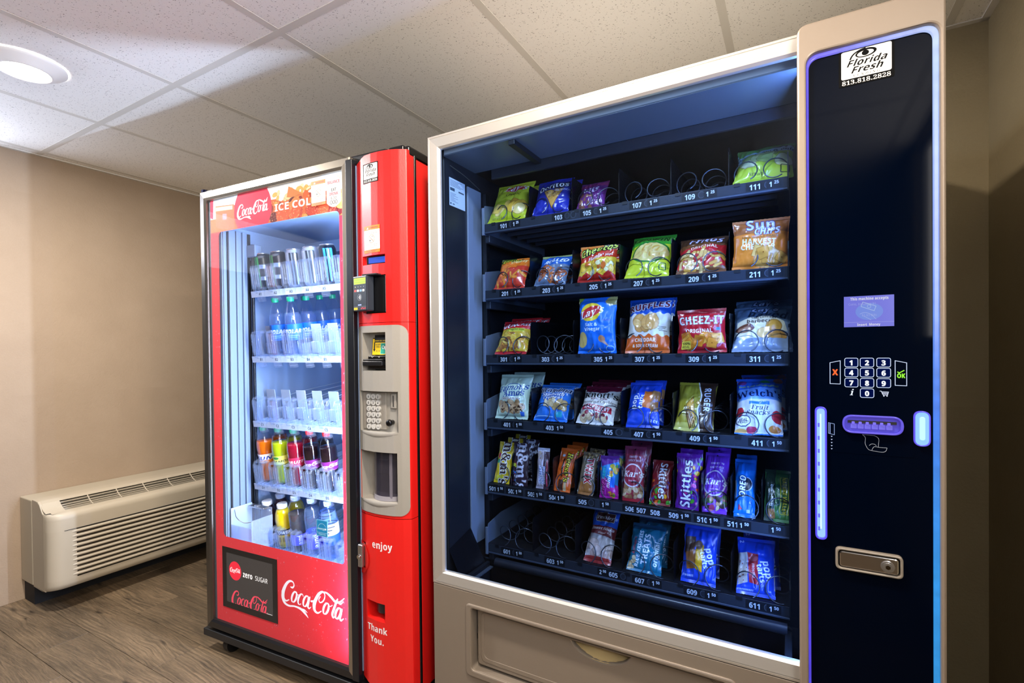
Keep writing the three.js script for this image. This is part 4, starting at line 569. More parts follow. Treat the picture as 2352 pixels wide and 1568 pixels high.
{ // trays, dividers, coils
  const strip = (r, items) => tex(1400, 44, (c, W, H) => { c.fillStyle = '#2b3038'; c.fillRect(0, 0, W, H); const X = x => (x - .083) / .862 * W;
    for (const [s, x] of items) { const p = X(x); if (s[0] === '$') { rr(c, p - 26, 4, 52, 36, 4, '#16181c'); txt(c, s === '$00' ? '2' : '1', p - 11, 24, 28, '#eef2f6', { sx: .8 }); txt(c, s.slice(1), p + 9, 16, 18, '#eef2f6', { sx: .85 }); } else if (s === 'o') ell(c, p, 22, 13, 15, '#22262c', 0, '#59616c', 2); else { rr(c, p - 34, 4, 96, 36, 3, '#16181c'); txt(c, s, p, 24, 32, '#dfe5ec', { sx: .82 }); if (r !== 4) ell(c, p + 46, 22, 12, 14, '#262a31', 0, '#555d68', 2); } } });
  const I = [
    [['101', .159], ['$25', .203], ['103', .348], ['o', .396], ['105', .438], ['$25', .486], ['107', .583], ['$25', .628], ['109', .722], ['$25', .772], ['111', .875], ['$25', .916]],
    [['201', .162], ['$25', .206], ['203', .306], ['$25', .351], ['205', .456], ['$25', .499], ['207', .585], ['$25', .632], ['209', .73], ['$25', .775], ['211', .874], ['$25', .919]],
    [['301', .155], ['$25', .203], ['303', .301], ['$25', .347], ['305', .468], ['$25', .499], ['307', .587], ['$25', .632], ['309', .729], ['$25', .775], ['311', .873], ['$25', .919]],
    [['401', .164], ['$50', .206], ['403', .313], ['$50', .346], ['405', .496], ['o', .528], ['407', .583], ['$50', .631], ['409', .73], ['$50', .775], ['411', .877], ['$50', .919]],
    [['501', .107], ['$50', .135], ['502', .178], ['$50', .202], ['503', .248], ['$50', .274], ['504', .321], ['$50', .346], ['505', .416], ['o', .443], ['$50', .485], ['506', .556], ['507', .588], ['508', .626], ['509', .675], ['$50', .703], ['510', .747], ['$50', .774], ['511', .82], ['$50', .846], ['$50', .916]],
    [['601', .158], ['$50', .201], ['603', .311], ['$50', .342], ['$00', .476], ['605', .507], ['607', .582], ['$50', .626], ['609', .72], ['$50', .768], ['611', .869], ['$50', .911]]];
  const R = .0275; class Helix extends THREE.Curve { constructor(dir, turns, len) { super(); Object.assign(this, { dir, turns, len }); } getPoint(t, v = new THREE.Vector3()) { const a = -Math.PI / 2 + .5 + this.dir * t * this.turns * 2 * Math.PI; return v.set(Math.cos(a) * R, Math.sin(a) * R, -t * this.len); } }
  const coilG = [1, -1].map(s => new THREE.TubeGeometry(new Helix(s, 7, .42), 150, .0016, 5));
  const bracket = new THREE.Shape(); bracket.moveTo(0, -.02); bracket.lineTo(0, .055); bracket.lineTo(-.008, .075); bracket.lineTo(-.09, .09); bracket.lineTo(-.45, .09); bracket.lineTo(-.45, -.02); bracket.closePath(); bracket.holes.push(new THREE.Path().absellipse(-.03, .045, .008, .009, 0, 7));
  const brG = new THREE.ExtrudeGeometry(bracket, { depth: .003, bevelEnabled: false }).rotateY(-Math.PI / 2);
  const div = new THREE.Shape(); div.moveTo(0, 0); div.lineTo(0, .088); div.lineTo(-.006, .102); div.lineTo(-.43, .115); div.lineTo(-.43, 0); div.closePath(); const divG = new THREE.ExtrudeGeometry(div, { depth: .0016, bevelEnabled: false }).rotateY(-Math.PI / 2);
  const frontEdge = mat(0x4b5565, .38, .4);
  for (let r = 0; r < 6; r++) {
    const t = sub('tray', snack); t.position.set(0, YS[r], -.176); const single = r === 4, n = single ? 12 : 6, pitch = .8544 / n;
    mesh('tray_deck', box(.083, .945, .0115, .0135, -.45, 0), coal, t);
    mesh('price_strip', uvRect(box(.083, .945, -.0125, .0135, -.004, .001, .001, 1), .083, .945, -.0125, .0135), mat(0xffffff, .35, .1, { map: strip(r, I[r]) }), t);
    mesh('front_lip', box(.083, .945, -.0175, -.0125, -.012, .0025, .001, 1), frontEdge, t);
    for (let k = 0; k < 6; k++) mesh('label_clip', box(CELL(k) + .012, CELL(k) + .026, .006, .0145, .0008, .0025), coal, t);
    for (const [y, z] of [[-.006, -.09], [-.004, -.16], [-.002, -.23], [0, -.3]]) mesh('under_rail', box(.12, .92, y - .006, y + .006, z - .006, z, .001, 1), frontEdge, t);
    const b1 = mesh('side_bracket', brG, mat(0x6f7884, .4, .3), t); b1.position.set(.086, 0, 0); const b2 = mesh('side_bracket', brG, coal, t); b2.position.set(.947, 0, 0);
    mesh('bracket_flange', box(.079, .088, -.022, .066, -.002, .004, .001, 1), mat(0x7f8896, .4, .3), t);
    mesh('tray_runner', box(.083, .1, -.045, -.02, -.4, -.01, .003), mat(0x30353d, .4, .3), t);
    for (let k = 1; k < n; k++) { const q = mesh('divider', divG, coalGloss, t); q.position.set(.103 + pitch * k, .0135, -.012); }
    for (let k = 0; k < n; k++) { const c = .103 + pitch * (k + .5); for (const [o, s] of single ? [[0, k % 2]] : [[-.034, 0], [.034, 1]]) { const q = mesh('coil', coilG[s], wire, t); q.position.set(c + o, .0145 + R + .0016, .004); } }
  }
}
{ // control column
  const d = snack, hole = [.9795, 1.1865, .12, 1.7765];
  const s = rrect(.9638, 1.1945, .045, 1.836, [.012, .012, .012, .02]); s.holes.push(rhole(...hole, .024));
  mesh('column_bezel', plate(s, -.011, .04, .0035), mat(0x8d7f70, .36, .2, { bumpMap: peel, bumpScale: .00008 }), d);
  mesh('column_back', box(.991, 1.192, .05, 1.83, -.05, -.0115), coal, d);
  mesh('control_panel', plate(rrect(.978, 1.188, .118, 1.778, .024), -.012, .026, .001), mat(0x010512, .05, 0, { specularIntensity: .12 }), d);
  const lr = rrect(.9797, 1.1863, .1205, 1.7763, .0235); lr.holes.push(rhole(.9842, 1.1778, .126, 1.7688, .0205));
  const led = tex(128, 512, (c, W, H) => { const im = c.createImageData(W, H); for (let y = 0; y < H; y++) for (let x = 0; x < W; x++) { const u = x / W, v = y / H; const mix = (st, t) => { for (let q = 0; q + 1 < st.length; q++) if (t <= st[q + 1][0]) { const f = Math.max(0, (t - st[q][0]) / (st[q + 1][0] - st[q][0])); return [1, 2, 3].map(m => st[q][m] + (st[q + 1][m] - st[q][m]) * f); } return st[st.length - 1].slice(1); };
      const L = mix([[0, 112, 96, 240], [.06, 82, 66, 224], [.75, 82, 66, 224], [1, 40, 180, 190]], v), Rr = mix([[0, 196, 216, 255], [.05, 176, 204, 255], [.22, 142, 170, 255], [.42, 70, 130, 240], [.6, 40, 150, 232], [1, 36, 146, 200]], v), Tp = mix([[0, 112, 96, 240], [.5, 150, 160, 255], [1, 196, 216, 255]], u); const k = v < .012 ? Tp : u < .5 ? L : Rr, n = .92 + .16 * fbm(x / 9, y / 5, 4), i = (y * W + x) * 4; im.data[i] = Math.min(255, k[0] * n); im.data[i + 1] = Math.min(255, k[1] * n); im.data[i + 2] = Math.min(255, k[2] * n); im.data[i + 3] = 255; } c.putImageData(im, 0, 0); });
  mesh('led_strip', uvRect(plate(lr, .012, .0075, .0015), .9797, 1.1863, .1205, 1.7763), mat(0x202030, .25, 0, { emissive: 0xffffff, emissiveMap: led, emissiveIntensity: .95 }), d);
  mesh('company_sticker', uvRect(plate(rrect(1.035, 1.1225, 1.7, 1.7705, .004), .014, .0008), 1.035, 1.1225, 1.7, 1.7705), mat(0xf2f0ea, .6, 0, { map: M.florida, specularIntensity: .125 }), d);
  const scr = tex(400, 256, (c, W, H) => { c.fillStyle = '#7f82f0'; c.fillRect(0, 0, W, H); ell(c, 205, 130, 110, 70, '#7f9af4'); txt(c, 'This machine accepts', 205, 22, 33, '#f4f4ff', { sx: .9 }); txt(c, 'Coins, Including $1', 148, 66, 26, '#a8aef8', { reg: 1 }); c.save(); c.translate(200, 86); c.rotate(.35); c.strokeStyle = '#b9d2fb'; c.lineWidth = 4; c.strokeRect(-56, -18, 112, 40); c.restore(); ell(c, 204, 88, 14, 12, null, 20, '#b9d2fb', 3); txt(c, '$1-$5 Bills', 205, 160, 26, '#a8b6f8', { reg: 1 }); c.strokeStyle = '#b9c8fb'; c.lineWidth = 3; c.beginPath(); c.moveTo(130, 150); c.quadraticCurveTo(180, 120, 235, 168); c.lineTo(260, 196); c.moveTo(160, 166); c.lineTo(220, 200); c.stroke(); c.fillStyle = '#a9acf6'; c.fillRect(0, 216, W, 3); txt(c, 'Insert  Money', 200, 238, 29, '#f0f0ff', { sx: .95 }); });
  mesh('display_screen', uvRect(box(1.042, 1.121, 1.232, 1.2915, .013, .0148), 1.042, 1.121, 1.232, 1.2915), mat(0x05060c, .15, 0, { emissive: 0xffffff, emissiveMap: scr, emissiveIntensity: .8 }), d);
  // touch keys and pictograms glow through the dark glass
  const kx0 = 1.006, kx1 = 1.15, ky0 = .985, ky1 = 1.175;
  const leg = tex(1024, 1351, (c, W, H) => { c.fillStyle = '#000'; c.fillRect(0, 0, W, H); const X = x => (x - kx0) / (kx1 - kx0) * W, Y = y => (ky1 - y) / (ky1 - ky0) * H, out = '#d5e2ff';
    const xs = [1.0537, 1.0787, 1.1047], ys = [1.163, 1.1435, 1.1237, 1.1038];
    for (let i = 0; i < 10; i++) { const x = i < 9 ? xs[i % 3] : xs[1], y = ys[i < 9 ? Math.floor(i / 3) : 3]; rr(c, X(x - .0107), Y(y + .0085), X(x + .0107) - X(x - .0107), Y(y - .0085) - Y(y + .0085), 22, '#02083c', out, 8); txt(c, String((i + 1) % 10), X(x), Y(y) + 6, 94, '#f4f8ff', { sx: .95, st: '#f4f8ff', sw: 5 }); }
    poly(c, [[X(1.0185), Y(1.1625)], [X(1.0355), Y(1.1665)], [X(1.0355), Y(1.1205)], [X(1.0185), Y(1.121)]], null, out, 8); poly(c, [[X(1.1222), Y(1.1665)], [X(1.1395), Y(1.1625)], [X(1.1395), Y(1.1195)], [X(1.1222), Y(1.12)]], null, out, 8);
    txt(c, 'X', X(1.027), Y(1.1435), 112, '#ff6a30', { st: '#ff6a30', sw: 6, sx: .9 }); txt(c, 'OK', X(1.131), Y(1.138), 78, '#9bf23a', { sx: .82, st: '#9bf23a', sw: 4 }); c.strokeStyle = '#9bf23a'; c.lineWidth = 13; c.beginPath(); c.moveTo(X(1.1255), Y(1.1455)); c.lineTo(X(1.1285), Y(1.1435)); c.lineTo(X(1.136), Y(1.1485)); c.stroke();
    txt(c, 'i', X(1.0535), Y(1.1045), 112, '#e6eeff', { f: 'serif', it: 1 }); c.strokeStyle = c.fillStyle = '#dfe8ff'; c.lineWidth = 7; const a = X(1.0985), b = Y(1.1085); c.beginPath(); c.moveTo(a, b); c.lineTo(a + 16, b); c.lineTo(a + 38, b + 52); c.lineTo(a + 86, b + 52); c.lineTo(a + 96, b + 10); c.lineTo(a + 22, b + 10); for (const k of [24, 38]) { c.moveTo(a + 26, b + k); c.lineTo(a + 92, b + k); } c.stroke(); ell(c, a + 46, b + 66, 8, 8, '#dfe8ff'); ell(c, a + 80, b + 66, 8, 8, '#dfe8ff');
    // card and receipt pictograms
    const cx = X(1.0155), cy = Y(1.043); c.lineWidth = 6; c.strokeStyle = '#9fb4e8'; poly(c, [[cx, cy], [cx + 70, cy + 14], [cx + 70, cy + 168], [cx, cy + 150]], null, '#9fb4e8', 6); c.fillStyle = '#9fb4e8'; c.fillRect(cx + 14, cy + 10, 9, 140); for (let i = 0; i < 5; i++) poly(c, [[cx + 26, cy + 186 + i * 44], [cx + 50, cy + 186 + i * 44], [cx + 38, cy + 202 + i * 44]], '#c9d6ff');
  });
  mesh('touch_legend', uvRect(new THREE.PlaneGeometry(kx1 - kx0, ky1 - ky0).translate((kx0 + kx1) / 2, (ky0 + ky1) / 2, .0146), kx0, kx1, ky0, ky1), mat(0x010512, .05, 0, { emissive: 0xffffff, emissiveMap: leg, emissiveIntensity: 1.1, specularIntensity: .12 }), d);
  const ico = mat(0x8f98a8, .4), z = .0152, ln = (p) => tube(p.map(q => [q[0], q[1], z]), .00045, 30, 5);
  mesh('note_pictogram', merge([ln([[1.071, 1.0235], [1.0755, 1.018], [1.0755, 1.006], [1.081, .995], [1.088, .993]]), ln([[1.071, 1.0235], [1.083, 1.023], [1.091, 1.022], [1.0965, 1.017], [1.0965, 1.008], [1.096, 1.0005]]), ln([[1.088, .993], [1.104, .992], [1.108, .995], [1.1095, 1.0005]]), ln([[1.1095, 1.0005], [1.098, 1.0005], [1.0895, 1.001], [1.086, .9945]]), ln([[1.082, 1.003], [1.085, 1.006], [1.09, 1.006], [1.093, 1.003]])]), ico, d);
  // glowing entry slots of clear plastic
  const glow = (hex, k) => mat(0x3a3f9c, .15, 0, { emissive: hex, emissiveIntensity: k }), lens = mat(0xbfc6ff, .05, 0, { transmission: .8, thickness: .003, ior: 1.45 });
  const cap = (x0, x1, y0, y1, z0, z1, b = .001) => plate(rrect(x0, x1, y0, y1, Math.min(x1 - x0, y1 - y0) / 2 - 1e-5), z0, z1 - z0, b);
  const ringOf = (x0, x1, y0, y1, w, z0, z1) => { const q = rrect(x0, x1, y0, y1, Math.min(x1 - x0, y1 - y0) / 2 - 1e-5); q.holes.push(rhole(x0 + w, x1 - w, y0 + w, y1 - w, Math.min(x1 - x0, y1 - y0) / 2 - w - 1e-5)); return plate(q, z0, z1 - z0, .0008); };
  const cs = sub('card_slot', d); mesh('slot_glow', cap(.9955, 1.0092, .812, 1.071, .012, .018), glow(0x7fa8ff, 1.5), cs); mesh('slot_rim', ringOf(.9922, 1.0125, .8085, 1.0745, .0032, .012, .021), glow(0x4a35e0, .9), cs); mesh('slot_guide', box(1.0008, 1.0032, .83, 1.06, .018, .0205, .0006), glow(0xb8dcff, 1.6), cs); for (let k = 0; k < 9; k++) mesh('guide_step', box(.997, 1.0005, .826 + k * .026, .834 + k * .026, .018, .0196, .0006, 1), glow(0x5c60e8, .9), cs);
  const bs = sub('note_slot', d); mesh('slot_rim', ringOf(1.0385, 1.1342, 1.026, 1.061, .003, .012, .0225), glow(0x6a50d8, .55), bs); mesh('slot_bed', cap(1.0415, 1.1312, 1.029, 1.058, .011, .0155), glow(0x5a46b8, .5), bs); mesh('slot_mouth', box(1.0475, 1.124, 1.0455, 1.0505, .014, .0185), black, bs); for (let k = 0; k < 6; k++) mesh('slot_tooth', box(1.0535 + k * .0112, 1.0585 + k * .0112, 1.0435, 1.0485, .015, .0205, .0008, 1), glow(0x8a76f4, .6), bs); for (let k = 0; k < 6; k++) mesh('slot_facet', box(1.052 + k * .0112, 1.0618 + k * .0112, 1.0345, 1.0435, .014, .0178, .0012, 1), glow(0x8c7cf2, .5), bs);
  const co = sub('coin_slot', d); mesh('slot_rim', ringOf(1.149, 1.1735, 1.0085, 1.0735, .0022, .012, .021), glow(0x5a43d8, .8), co); mesh('slot_glow', cap(1.1512, 1.1713, 1.0107, 1.0713, .012, .0185), glow(0x7fb4ff, 1.3), co); mesh('slot_core', cap(1.1575, 1.1655, 1.02, 1.063, .0185, .0215, .0012), glow(0xa9dcff, 1.4), co);
  // pull handle with lock
  const hs = sub('door_handle', d); hs.rotation.z = 0; mesh('handle_rim', (() => { const q = rrect(1.026, 1.133, .756, .799, .0095); q.holes.push(rhole(1.0305, 1.1285, .7605, .7945, .007)); return plate(q, .012, .011, .002); })(), mat(0x8d8478, .4, .2), hs); mesh('handle_pocket', plate(rrect(1.0305, 1.1285, .7605, .7945, .007), .0122, .003), black, hs); mesh('handle_plate', plate(rrect(1.0325, 1.1262, .7625, .7928, .006), .015, .0075, .0022), chrome, hs);
  mesh('lock_cylinder', merge([cyl(.0105, .0112, .004, 1.109, .7765, .0235, 'z', 28), cyl(.0075, .0075, .003, 1.109, .7765, .0258, 'z', 28)]), steel, hs); mesh('keyway', merge([cyl(.0042, .0042, .0025, 1.109, .7765, .0272, 'z', 6), box(1.1065, 1.1115, .7755, .7775, .0265, .0289)]), mat(0x2a1c08, .4, .6), hs);
  mesh('panel_latch', box(1.194, 1.1985, .9, 1.02, -.01, .008, .002), beige, d);
}
// ---------------------------------------------------------------- snacks in the coils
const SPEC = []; // [code, x, w, h, lean, roll, depth, label, art]
const S_ = (...a) => SPEC.push(a);
const CH = ['#f6cf5c', '#eab93c', '#f9dc84', '#dfa52e'];
const oval = (c, x, y, rx, ry) => { ell(c, x, y, rx, ry, '#f7e04a', -8); ell(c, x, y + ry * .22, rx * .98, ry * .62, '#d22330', -6); };
const small = (c, x, y, w, n, col) => { c.fillStyle = col; for (let i = 0; i < n; i++) c.fillRect(x + (i % 2) * 2, y + i * 3.2, w - (i % 3) * 4, 1.5); };
S_('101', .157, .138, .160, .5, -.03, .045, 'pale yellow-green crisp bag with red logo, first on the top tray', (c, H) => { c.fillStyle = '#d8e038'; c.fillRect(0, 0, 100, H); poly(c, [[0, H * .6], [40, H * .5], [100, H * .72], [100, H], [0, H]], '#c3cc28'); oval(c, 58, H * .19, 28, H * .12); txt(c, 'Lay\'s', 58, H * .2, 23, '#fff', { it: 1, f: 'serif', skew: -.1 }); txt(c, 'Classic', 58, H * .4, 12, '#5b4a22', { it: 1, f: 'serif' }); chips(c, 3, 7, 5, H * .62, 95, H * .85, 12, 18, CH); txt(c, 'NET WT. 1 OZ', 30, H * .91, 6, '#8a8430'); });
S_('103', .312, .12, .13, .415, -.02, .04, 'dark blue tortilla chip bag on the top tray', (c, H) => { c.fillStyle = '#2430a0'; c.fillRect(0, 0, 100, H); poly(c, [[6, H * .36], [52, H * .2], [96, H * .1], [80, H * .36]], '#101330'); txt(c, 'Doritos', 52, H * .27, 24, '#fff', { rot: -8, st: '#0a0c22', sw: 4 }); poly(c, [[30, H * .42], [86, H * .36], [56, H * .86]], '#d7a24a', '#8a5a18', 2); chips(c, 5, 40, 38, H * .44, 76, H * .6, .6, 1.6, ['#a33a1c', '#f3e0a8']); txt(c, 'COOL RANCH', 78, H * .4, 7, '#cfd6ff', { rot: -8 }); });
S_('105', .441, .086, .105, .55, 0, .035, 'small shiny purple snack bag between the blue bag and empty coils', (c, H) => { c.fillStyle = '#6a2a72'; c.fillRect(0, 0, 100, H); poly(c, [[0, H * .1], [100, 0], [100, H * .2], [0, H * .3]], '#8e2f62'); txt(c, 'bits', 46, H * .38, 34, '#e6d8ea', { rot: -6 }); chips(c, 8, 12, 8, H * .55, 60, H * .95, 6, 12, ['#8a5a48', '#b98a6a', '#6a4238']); });
S_('111', .89, .134, .15, .7, -.05, .045, 'green and yellow crisp bag at the right end of the top tray', (c, H) => { c.fillStyle = '#b9d038'; c.fillRect(0, 0, 100, H); poly(c, [[0, 0], [100, 0], [100, H * .22], [0, H * .36]], '#6fa04a'); poly(c, [[0, H * .3], [100, H * .14], [100, H * .3], [0, H * .5]], '#a8c8c8'); txt(c, 'sour cream & onion', 52, H * .3, 12, '#26343a', { it: 1, f: 'serif', rot: -8 }); ell(c, 76, H * .12, 12, H * .05, null, 0, '#22302a', 4); chips(c, 6, 7, 20, H * .4, 96, H * .62, 12, 18, ['#c9cf86', '#a9b95c', '#dfe0a2']); rr(c, 80, H * .72, 14, H * .16, 2, null, '#2b3a16', 2); txt(c, 'NET WT', 38, H * .86, 7, '#56661c'); });
S_('201', .166, .112, .118, .5, -.03, .042, 'orange and red cheese puff bag, first on the second tray', (c, H) => { c.fillStyle = '#d8402a'; c.fillRect(0, 0, 100, H); poly(c, [[0, 0], [100, 0], [100, H * .3], [0, H * .5]], '#ee7a22'); poly(c, [[0, 0], [50, 0], [0, H * .25]], '#4a5a12'); txt(c, 'Cheetos', 34, H * .1, 20, '#f2e03a', { st: '#222', sw: 4, rot: -4 }); txt(c, 'Crunchy', 66, H * .17, 13, '#f7e9a0', { rot: -10, it: 1 }); chips(c, 12, 18, 10, H * .5, 92, H * .9, 9, 15, ['#f08a2a', '#e86a20', '#f6a23c'], 'c'); });
S_('203', .308, .106, .122, .6, -.02, .042, 'clear and blue bag of brown pretzel twists on the second tray', (c, H) => { c.fillStyle = '#6a7a92'; c.fillRect(0, 0, 100, H); c.fillStyle = '#9aa468'; c.fillRect(0, 0, 100, H * .2); poly(c, [[0, H * .14], [100, H * .05], [100, H * .38], [0, H * .46]], '#2a62b4'); poly(c, [[20, H * .06], [50, H * .02], [70, H * .1], [30, H * .14]], '#2a3c86'); txt(c, 'ROLLED', 55, H * .27, 21, '#fff', { it: 1, rot: -6, skew: -.2 }); chips(c, 15, 22, 6, H * .52, 94, H * .9, 9, 14, ['#b0582a', '#8f4320', '#c87038'], 'r'); });
S_('205', .458, .116, .112, .25, -.03, .042, 'yellow and red popcorn bag with flame pattern on the second tray', (c, H) => { c.fillStyle = '#e8c63a'; c.fillRect(0, 0, 100, H); c.fillStyle = '#e0802a'; c.fillRect(0, 0, 100, H * .2); poly(c, [[0, H * .3], [60, H * .12], [100, H * .16], [100, H * .38], [50, H * .42], [0, H * .52]], '#cf3a1e'); txt(c, 'Cheetos', 48, H * .14, 26, '#d7e05a', { it: 1, rot: -14, st: '#161616', sw: 5 }); txt(c, 'Flamin\' Hot', 58, H * .36, 12, '#fff', { it: 1, rot: -12 }); chips(c, 21, 26, 8, H * .48, 94, H * .8, 5, 10, ['#f2e7a8', '#f0c23c', '#e0702a']); poly(c, [[0, H], [0, H * .8], [12, H * .86], [25, H * .76], [40, H * .87], [55, H * .78], [70, H * .86], [86, H * .74], [100, H * .84], [100, H]], '#b8241a'); });
S_('207', .602, .122, .16, .62, -.05, .045, 'yellow-green onion ring bag with green top on the second tray', (c, H) => { c.fillStyle = '#cfd932'; c.fillRect(0, 0, 100, H); c.fillStyle = '#3fa22e'; c.fillRect(0, 0, 100, H * .3); txt(c, 'FUNYUNS', 52, H * .16, 22, '#1c5a22', { st: '#8fd04a', sw: 2 }); ell(c, 50, H * .48, 44, H * .22, '#e7d27a', 0, '#2c7a32', 4); chips(c, 31, 13, 18, H * .36, 84, H * .6, 9, 13, ['#e6c070', '#d9a84a', '#f0d490'], 'r'); c.lineWidth = 4; txt(c, 'LOW PRICE', 84, H * .82, 6, '#3a5a16'); rr(c, 78, H * .74, 15, H * .13, 3, null, '#2c5a1e', 2); });
S_('209', .744, .124, .127, .6, -.01, .042, 'brown and red corn chip bag on the second tray', (c, H) => { c.fillStyle = '#7a4a26'; c.fillRect(0, 0, 100, H); c.fillStyle = '#4a2f1c'; c.fillRect(0, 0, 100, H * .26); txt(c, 'Fritos', 54, H * .14, 26, '#c9bfe0', { it: 1 }); poly(c, [[0, H * .42], [100, H * .3], [100, H * .86], [0, H * .9]], '#c8262a'); txt(c, 'ORIGINAL', 54, H * .4, 12, '#f5e6c0', { rot: -5 }); chips(c, 41, 30, 4, H * .5, 96, H * .94, 9, 14, ['#e2b25a', '#d39a3e', '#efcd86'], 'c'); });
S_('211', .884, .128, .122, .05, -.02, .045, 'orange multigrain chip bag at the right of the second tray', (c, H) => { c.fillStyle = '#e8842a'; c.fillRect(0, 0, 100, H); c.fillStyle = '#a8602c'; c.fillRect(0, 0, 100, H * .3); txt(c, 'Sun', 50, H * .12, 30, '#cfd2e4', { st: '#5a3a66', sw: 3 }); txt(c, 'CHIPS', 62, H * .27, 16, '#dcdbe8', { st: '#5a3a66', sw: 2 }); txt(c, '100% WHOLE GRAIN', 50, H * .37, 7, '#8a5a1c'); txt(c, 'HARVEST', 48, H * .47, 15, '#fbeccb', { rot: 3 }); txt(c, 'CHEDDAR', 46, H * .58, 14, '#fbeccb', { rot: 3 }); chips(c, 51, 9, 40, H * .66, 92, H * .86, 9, 14, ['#f0b860', '#e6a040'], 'q'); });
S_('301', .168, .116, .13, .6, 0, .042, 'red and yellow snack mix bag, first on the third tray', (c, H) => { c.fillStyle = '#e0b83a'; c.fillRect(0, 0, 100, H); c.fillStyle = '#d0242c'; c.fillRect(0, 0, 100, H * .3); txt(c, 'MUNCHIES', 52, H * .16, 21, '#fff', { rot: -6, it: 1 }); rr(c, 24, H * .3, 60, H * .12, 2, '#d6d24a'); txt(c, 'CHEESE FIX', 54, H * .36, 10, '#2c5a2a'); chips(c, 61, 34, 4, H * .48, 96, H * .9, 7, 13, ['#e6a83c', '#c8803a', '#f0c862', '#a0622c'], 'c'); c.fillStyle = '#c4222a'; c.fillRect(0, H * .93, 100, H); });
S_('305', .459, .116, .164, .11, .01, .05, 'bright blue crisp bag with round red and yellow logo on the third tray', (c, H) => { c.fillStyle = '#1f72d8'; c.fillRect(0, 0, 100, H); ell(c, 92, H * .07, 20, H * .08, '#b9a860'); poly(c, [[0, 0], [14, 0], [0, H * .12]], '#8fa83a'); ell(c, 36, H * .27, 30, H * .17, '#f2d23a'); ell(c, 36, H * .27, 30, H * .1, '#cf2a2c', -14); txt(c, 'Lay\'s', 37, H * .28, 26, '#fff', { it: 1, f: 'serif', rot: -12 }); txt(c, 'Salt &', 40, H * .5, 12, '#eaf4ff'); txt(c, 'Vinegar', 42, H * .58, 12, '#eaf4ff'); ell(c, 12, H * .76, 14, H * .14, '#d6b86a'); ell(c, 66, H * .75, 9, H * .06, '#c88a62'); poly(c, [[60, H * .78], [74, H * .78], [88, H * .9]], '#c8a08a'); ell(c, 86, H * .92, 10, H * .05, null, 0, '#9fd0f0', 2); txt(c, 'FRESH', 80, H * .42, 7, '#103a80'); });
S_('307', .603, .122, .166, .38, .01, .048, 'white, blue and orange ridged crisp bag on the third tray', (c, H) => { c.fillStyle = '#ded8ca'; c.fillRect(0, 0, 100, H); waveFill(c, H * .32, 3, 5, 100, H, '#1c55b8', true); waveFill(c, H * .72, 3, 5, 100, H, '#d8601c', false); txt(c, 'RUFFLES', 48, H * .17, 24, '#8c1c34', { st: '#fff', sw: 4, rot: -8 }); chips(c, 71, 8, 22, H * .42, 70, H * .62, 14, 20, ['#d9a45a', '#e6b86e', '#c88f48']); txt(c, 'CHEDDAR', 46, H * .8, 12, '#f7ead8', { sx: .9 }); txt(c, '& SOUR CREAM', 46, H * .89, 9, '#f7ead8', { sx: .9 }); small(c, 76, H * .56, 18, 4, '#6a6258'); });
S_('309', .746, .122, .115, .1, .03, .046, 'red cheese cracker bag on the third tray', (c, H) => { c.fillStyle = '#c01c24'; c.fillRect(0, 0, 100, H); c.fillStyle = '#8c141c'; c.fillRect(0, 0, 100, H * .12); txt(c, 'CHEEZ-IT', 50, H * .27, 25, '#dfe2ee', { sx: .9, st: '#7a1018', sw: 2 }); txt(c, 'ORIGINAL', 46, H * .51, 12, '#fff'); chips(c, 81, 12, 14, H * .62, 90, H * .8, 9, 12, ['#e8902a', '#f0a63a', '#d97c1e'], 'q'); rr(c, 8, H * .74, 20, H * .18, 2, '#f2d84a'); txt(c, '100%', 18, H * .79, 7, '#2a1c10'); txt(c, 'REAL', 18, H * .86, 7, '#2a1c10'); rr(c, 82, H * .44, 9, H * .07, 1, '#3a78b8'); });
S_('311', .886, .136, .156, .7, .01, .045, 'grey and cream crisp bag with brown bowl picture at the right of the third tray', (c, H) => { c.fillStyle = '#8a98a4'; c.fillRect(0, 0, 100, H); c.fillStyle = '#5d707e'; c.fillRect(0, 0, 100, H * .4); txt(c, 'Lay\'s', 54, H * .1, 20, '#dfe6f2', { st: '#26324e', sw: 4, it: 1 }); txt(c, 'Baked', 58, H * .27, 24, '#1c2632', { it: 1 }); poly(c, [[6, H * .42], [60, H * .3], [90, H * .4], [96, H * .6], [60, H * .74], [20, H * .78], [0, H * .7]], '#efe0b8'); txt(c, '65% LESS FAT', 54, H * .36, 7, '#3a2c1c', { rot: -3 }); txt(c, 'barbecue', 50, H * .46, 12, '#3a2418'); ell(c, 20, H * .58, 18, H * .08, '#7a4630'); ell(c, 20, H * .6, 13, H * .045, '#b07a58'); chips(c, 91, 9, 50, H * .52, 88, H * .74, 9, 14, ['#e6a640', '#d08c30', '#f0c070']); poly(c, [[0, H], [0, H * .84], [40, H * .8], [100, H * .74], [100, H]], '#8c96a0'); });
S_('401', .17, .118, .148, .34, .02, .045, 'pale mint cookie bag with blue script, first on the fourth tray', (c, H) => { c.fillStyle = '#c9dcc0'; c.fillRect(0, 0, 100, H); ell(c, 52, H * .37, 30, H * .14, null, 0, '#3a5a9a', 2); txt(c, 'Famous', 48, H * .33, 24, '#26458c', { it: 1, f: 'serif', rot: -6 }); txt(c, 'Amos', 54, H * .46, 24, '#26458c', { it: 1, f: 'serif', rot: -6 }); rr(c, 18, H * .55, 62, H * .055, 0, '#f1efe4'); txt(c, 'CHOCOLATE CHIP', 49, H * .578, 7.5, '#5a4632'); chips(c, 101, 14, 14, H * .66, 86, H * .84, 9, 13, ['#caa476', '#b58a5a', '#dcbd92']); chips(c, 102, 26, 12, H * .64, 88, H * .86, 1.6, 2.8, ['#3a2416']); rr(c, 80, H * .84, 10, H * .09, 1, '#2c62b4'); });
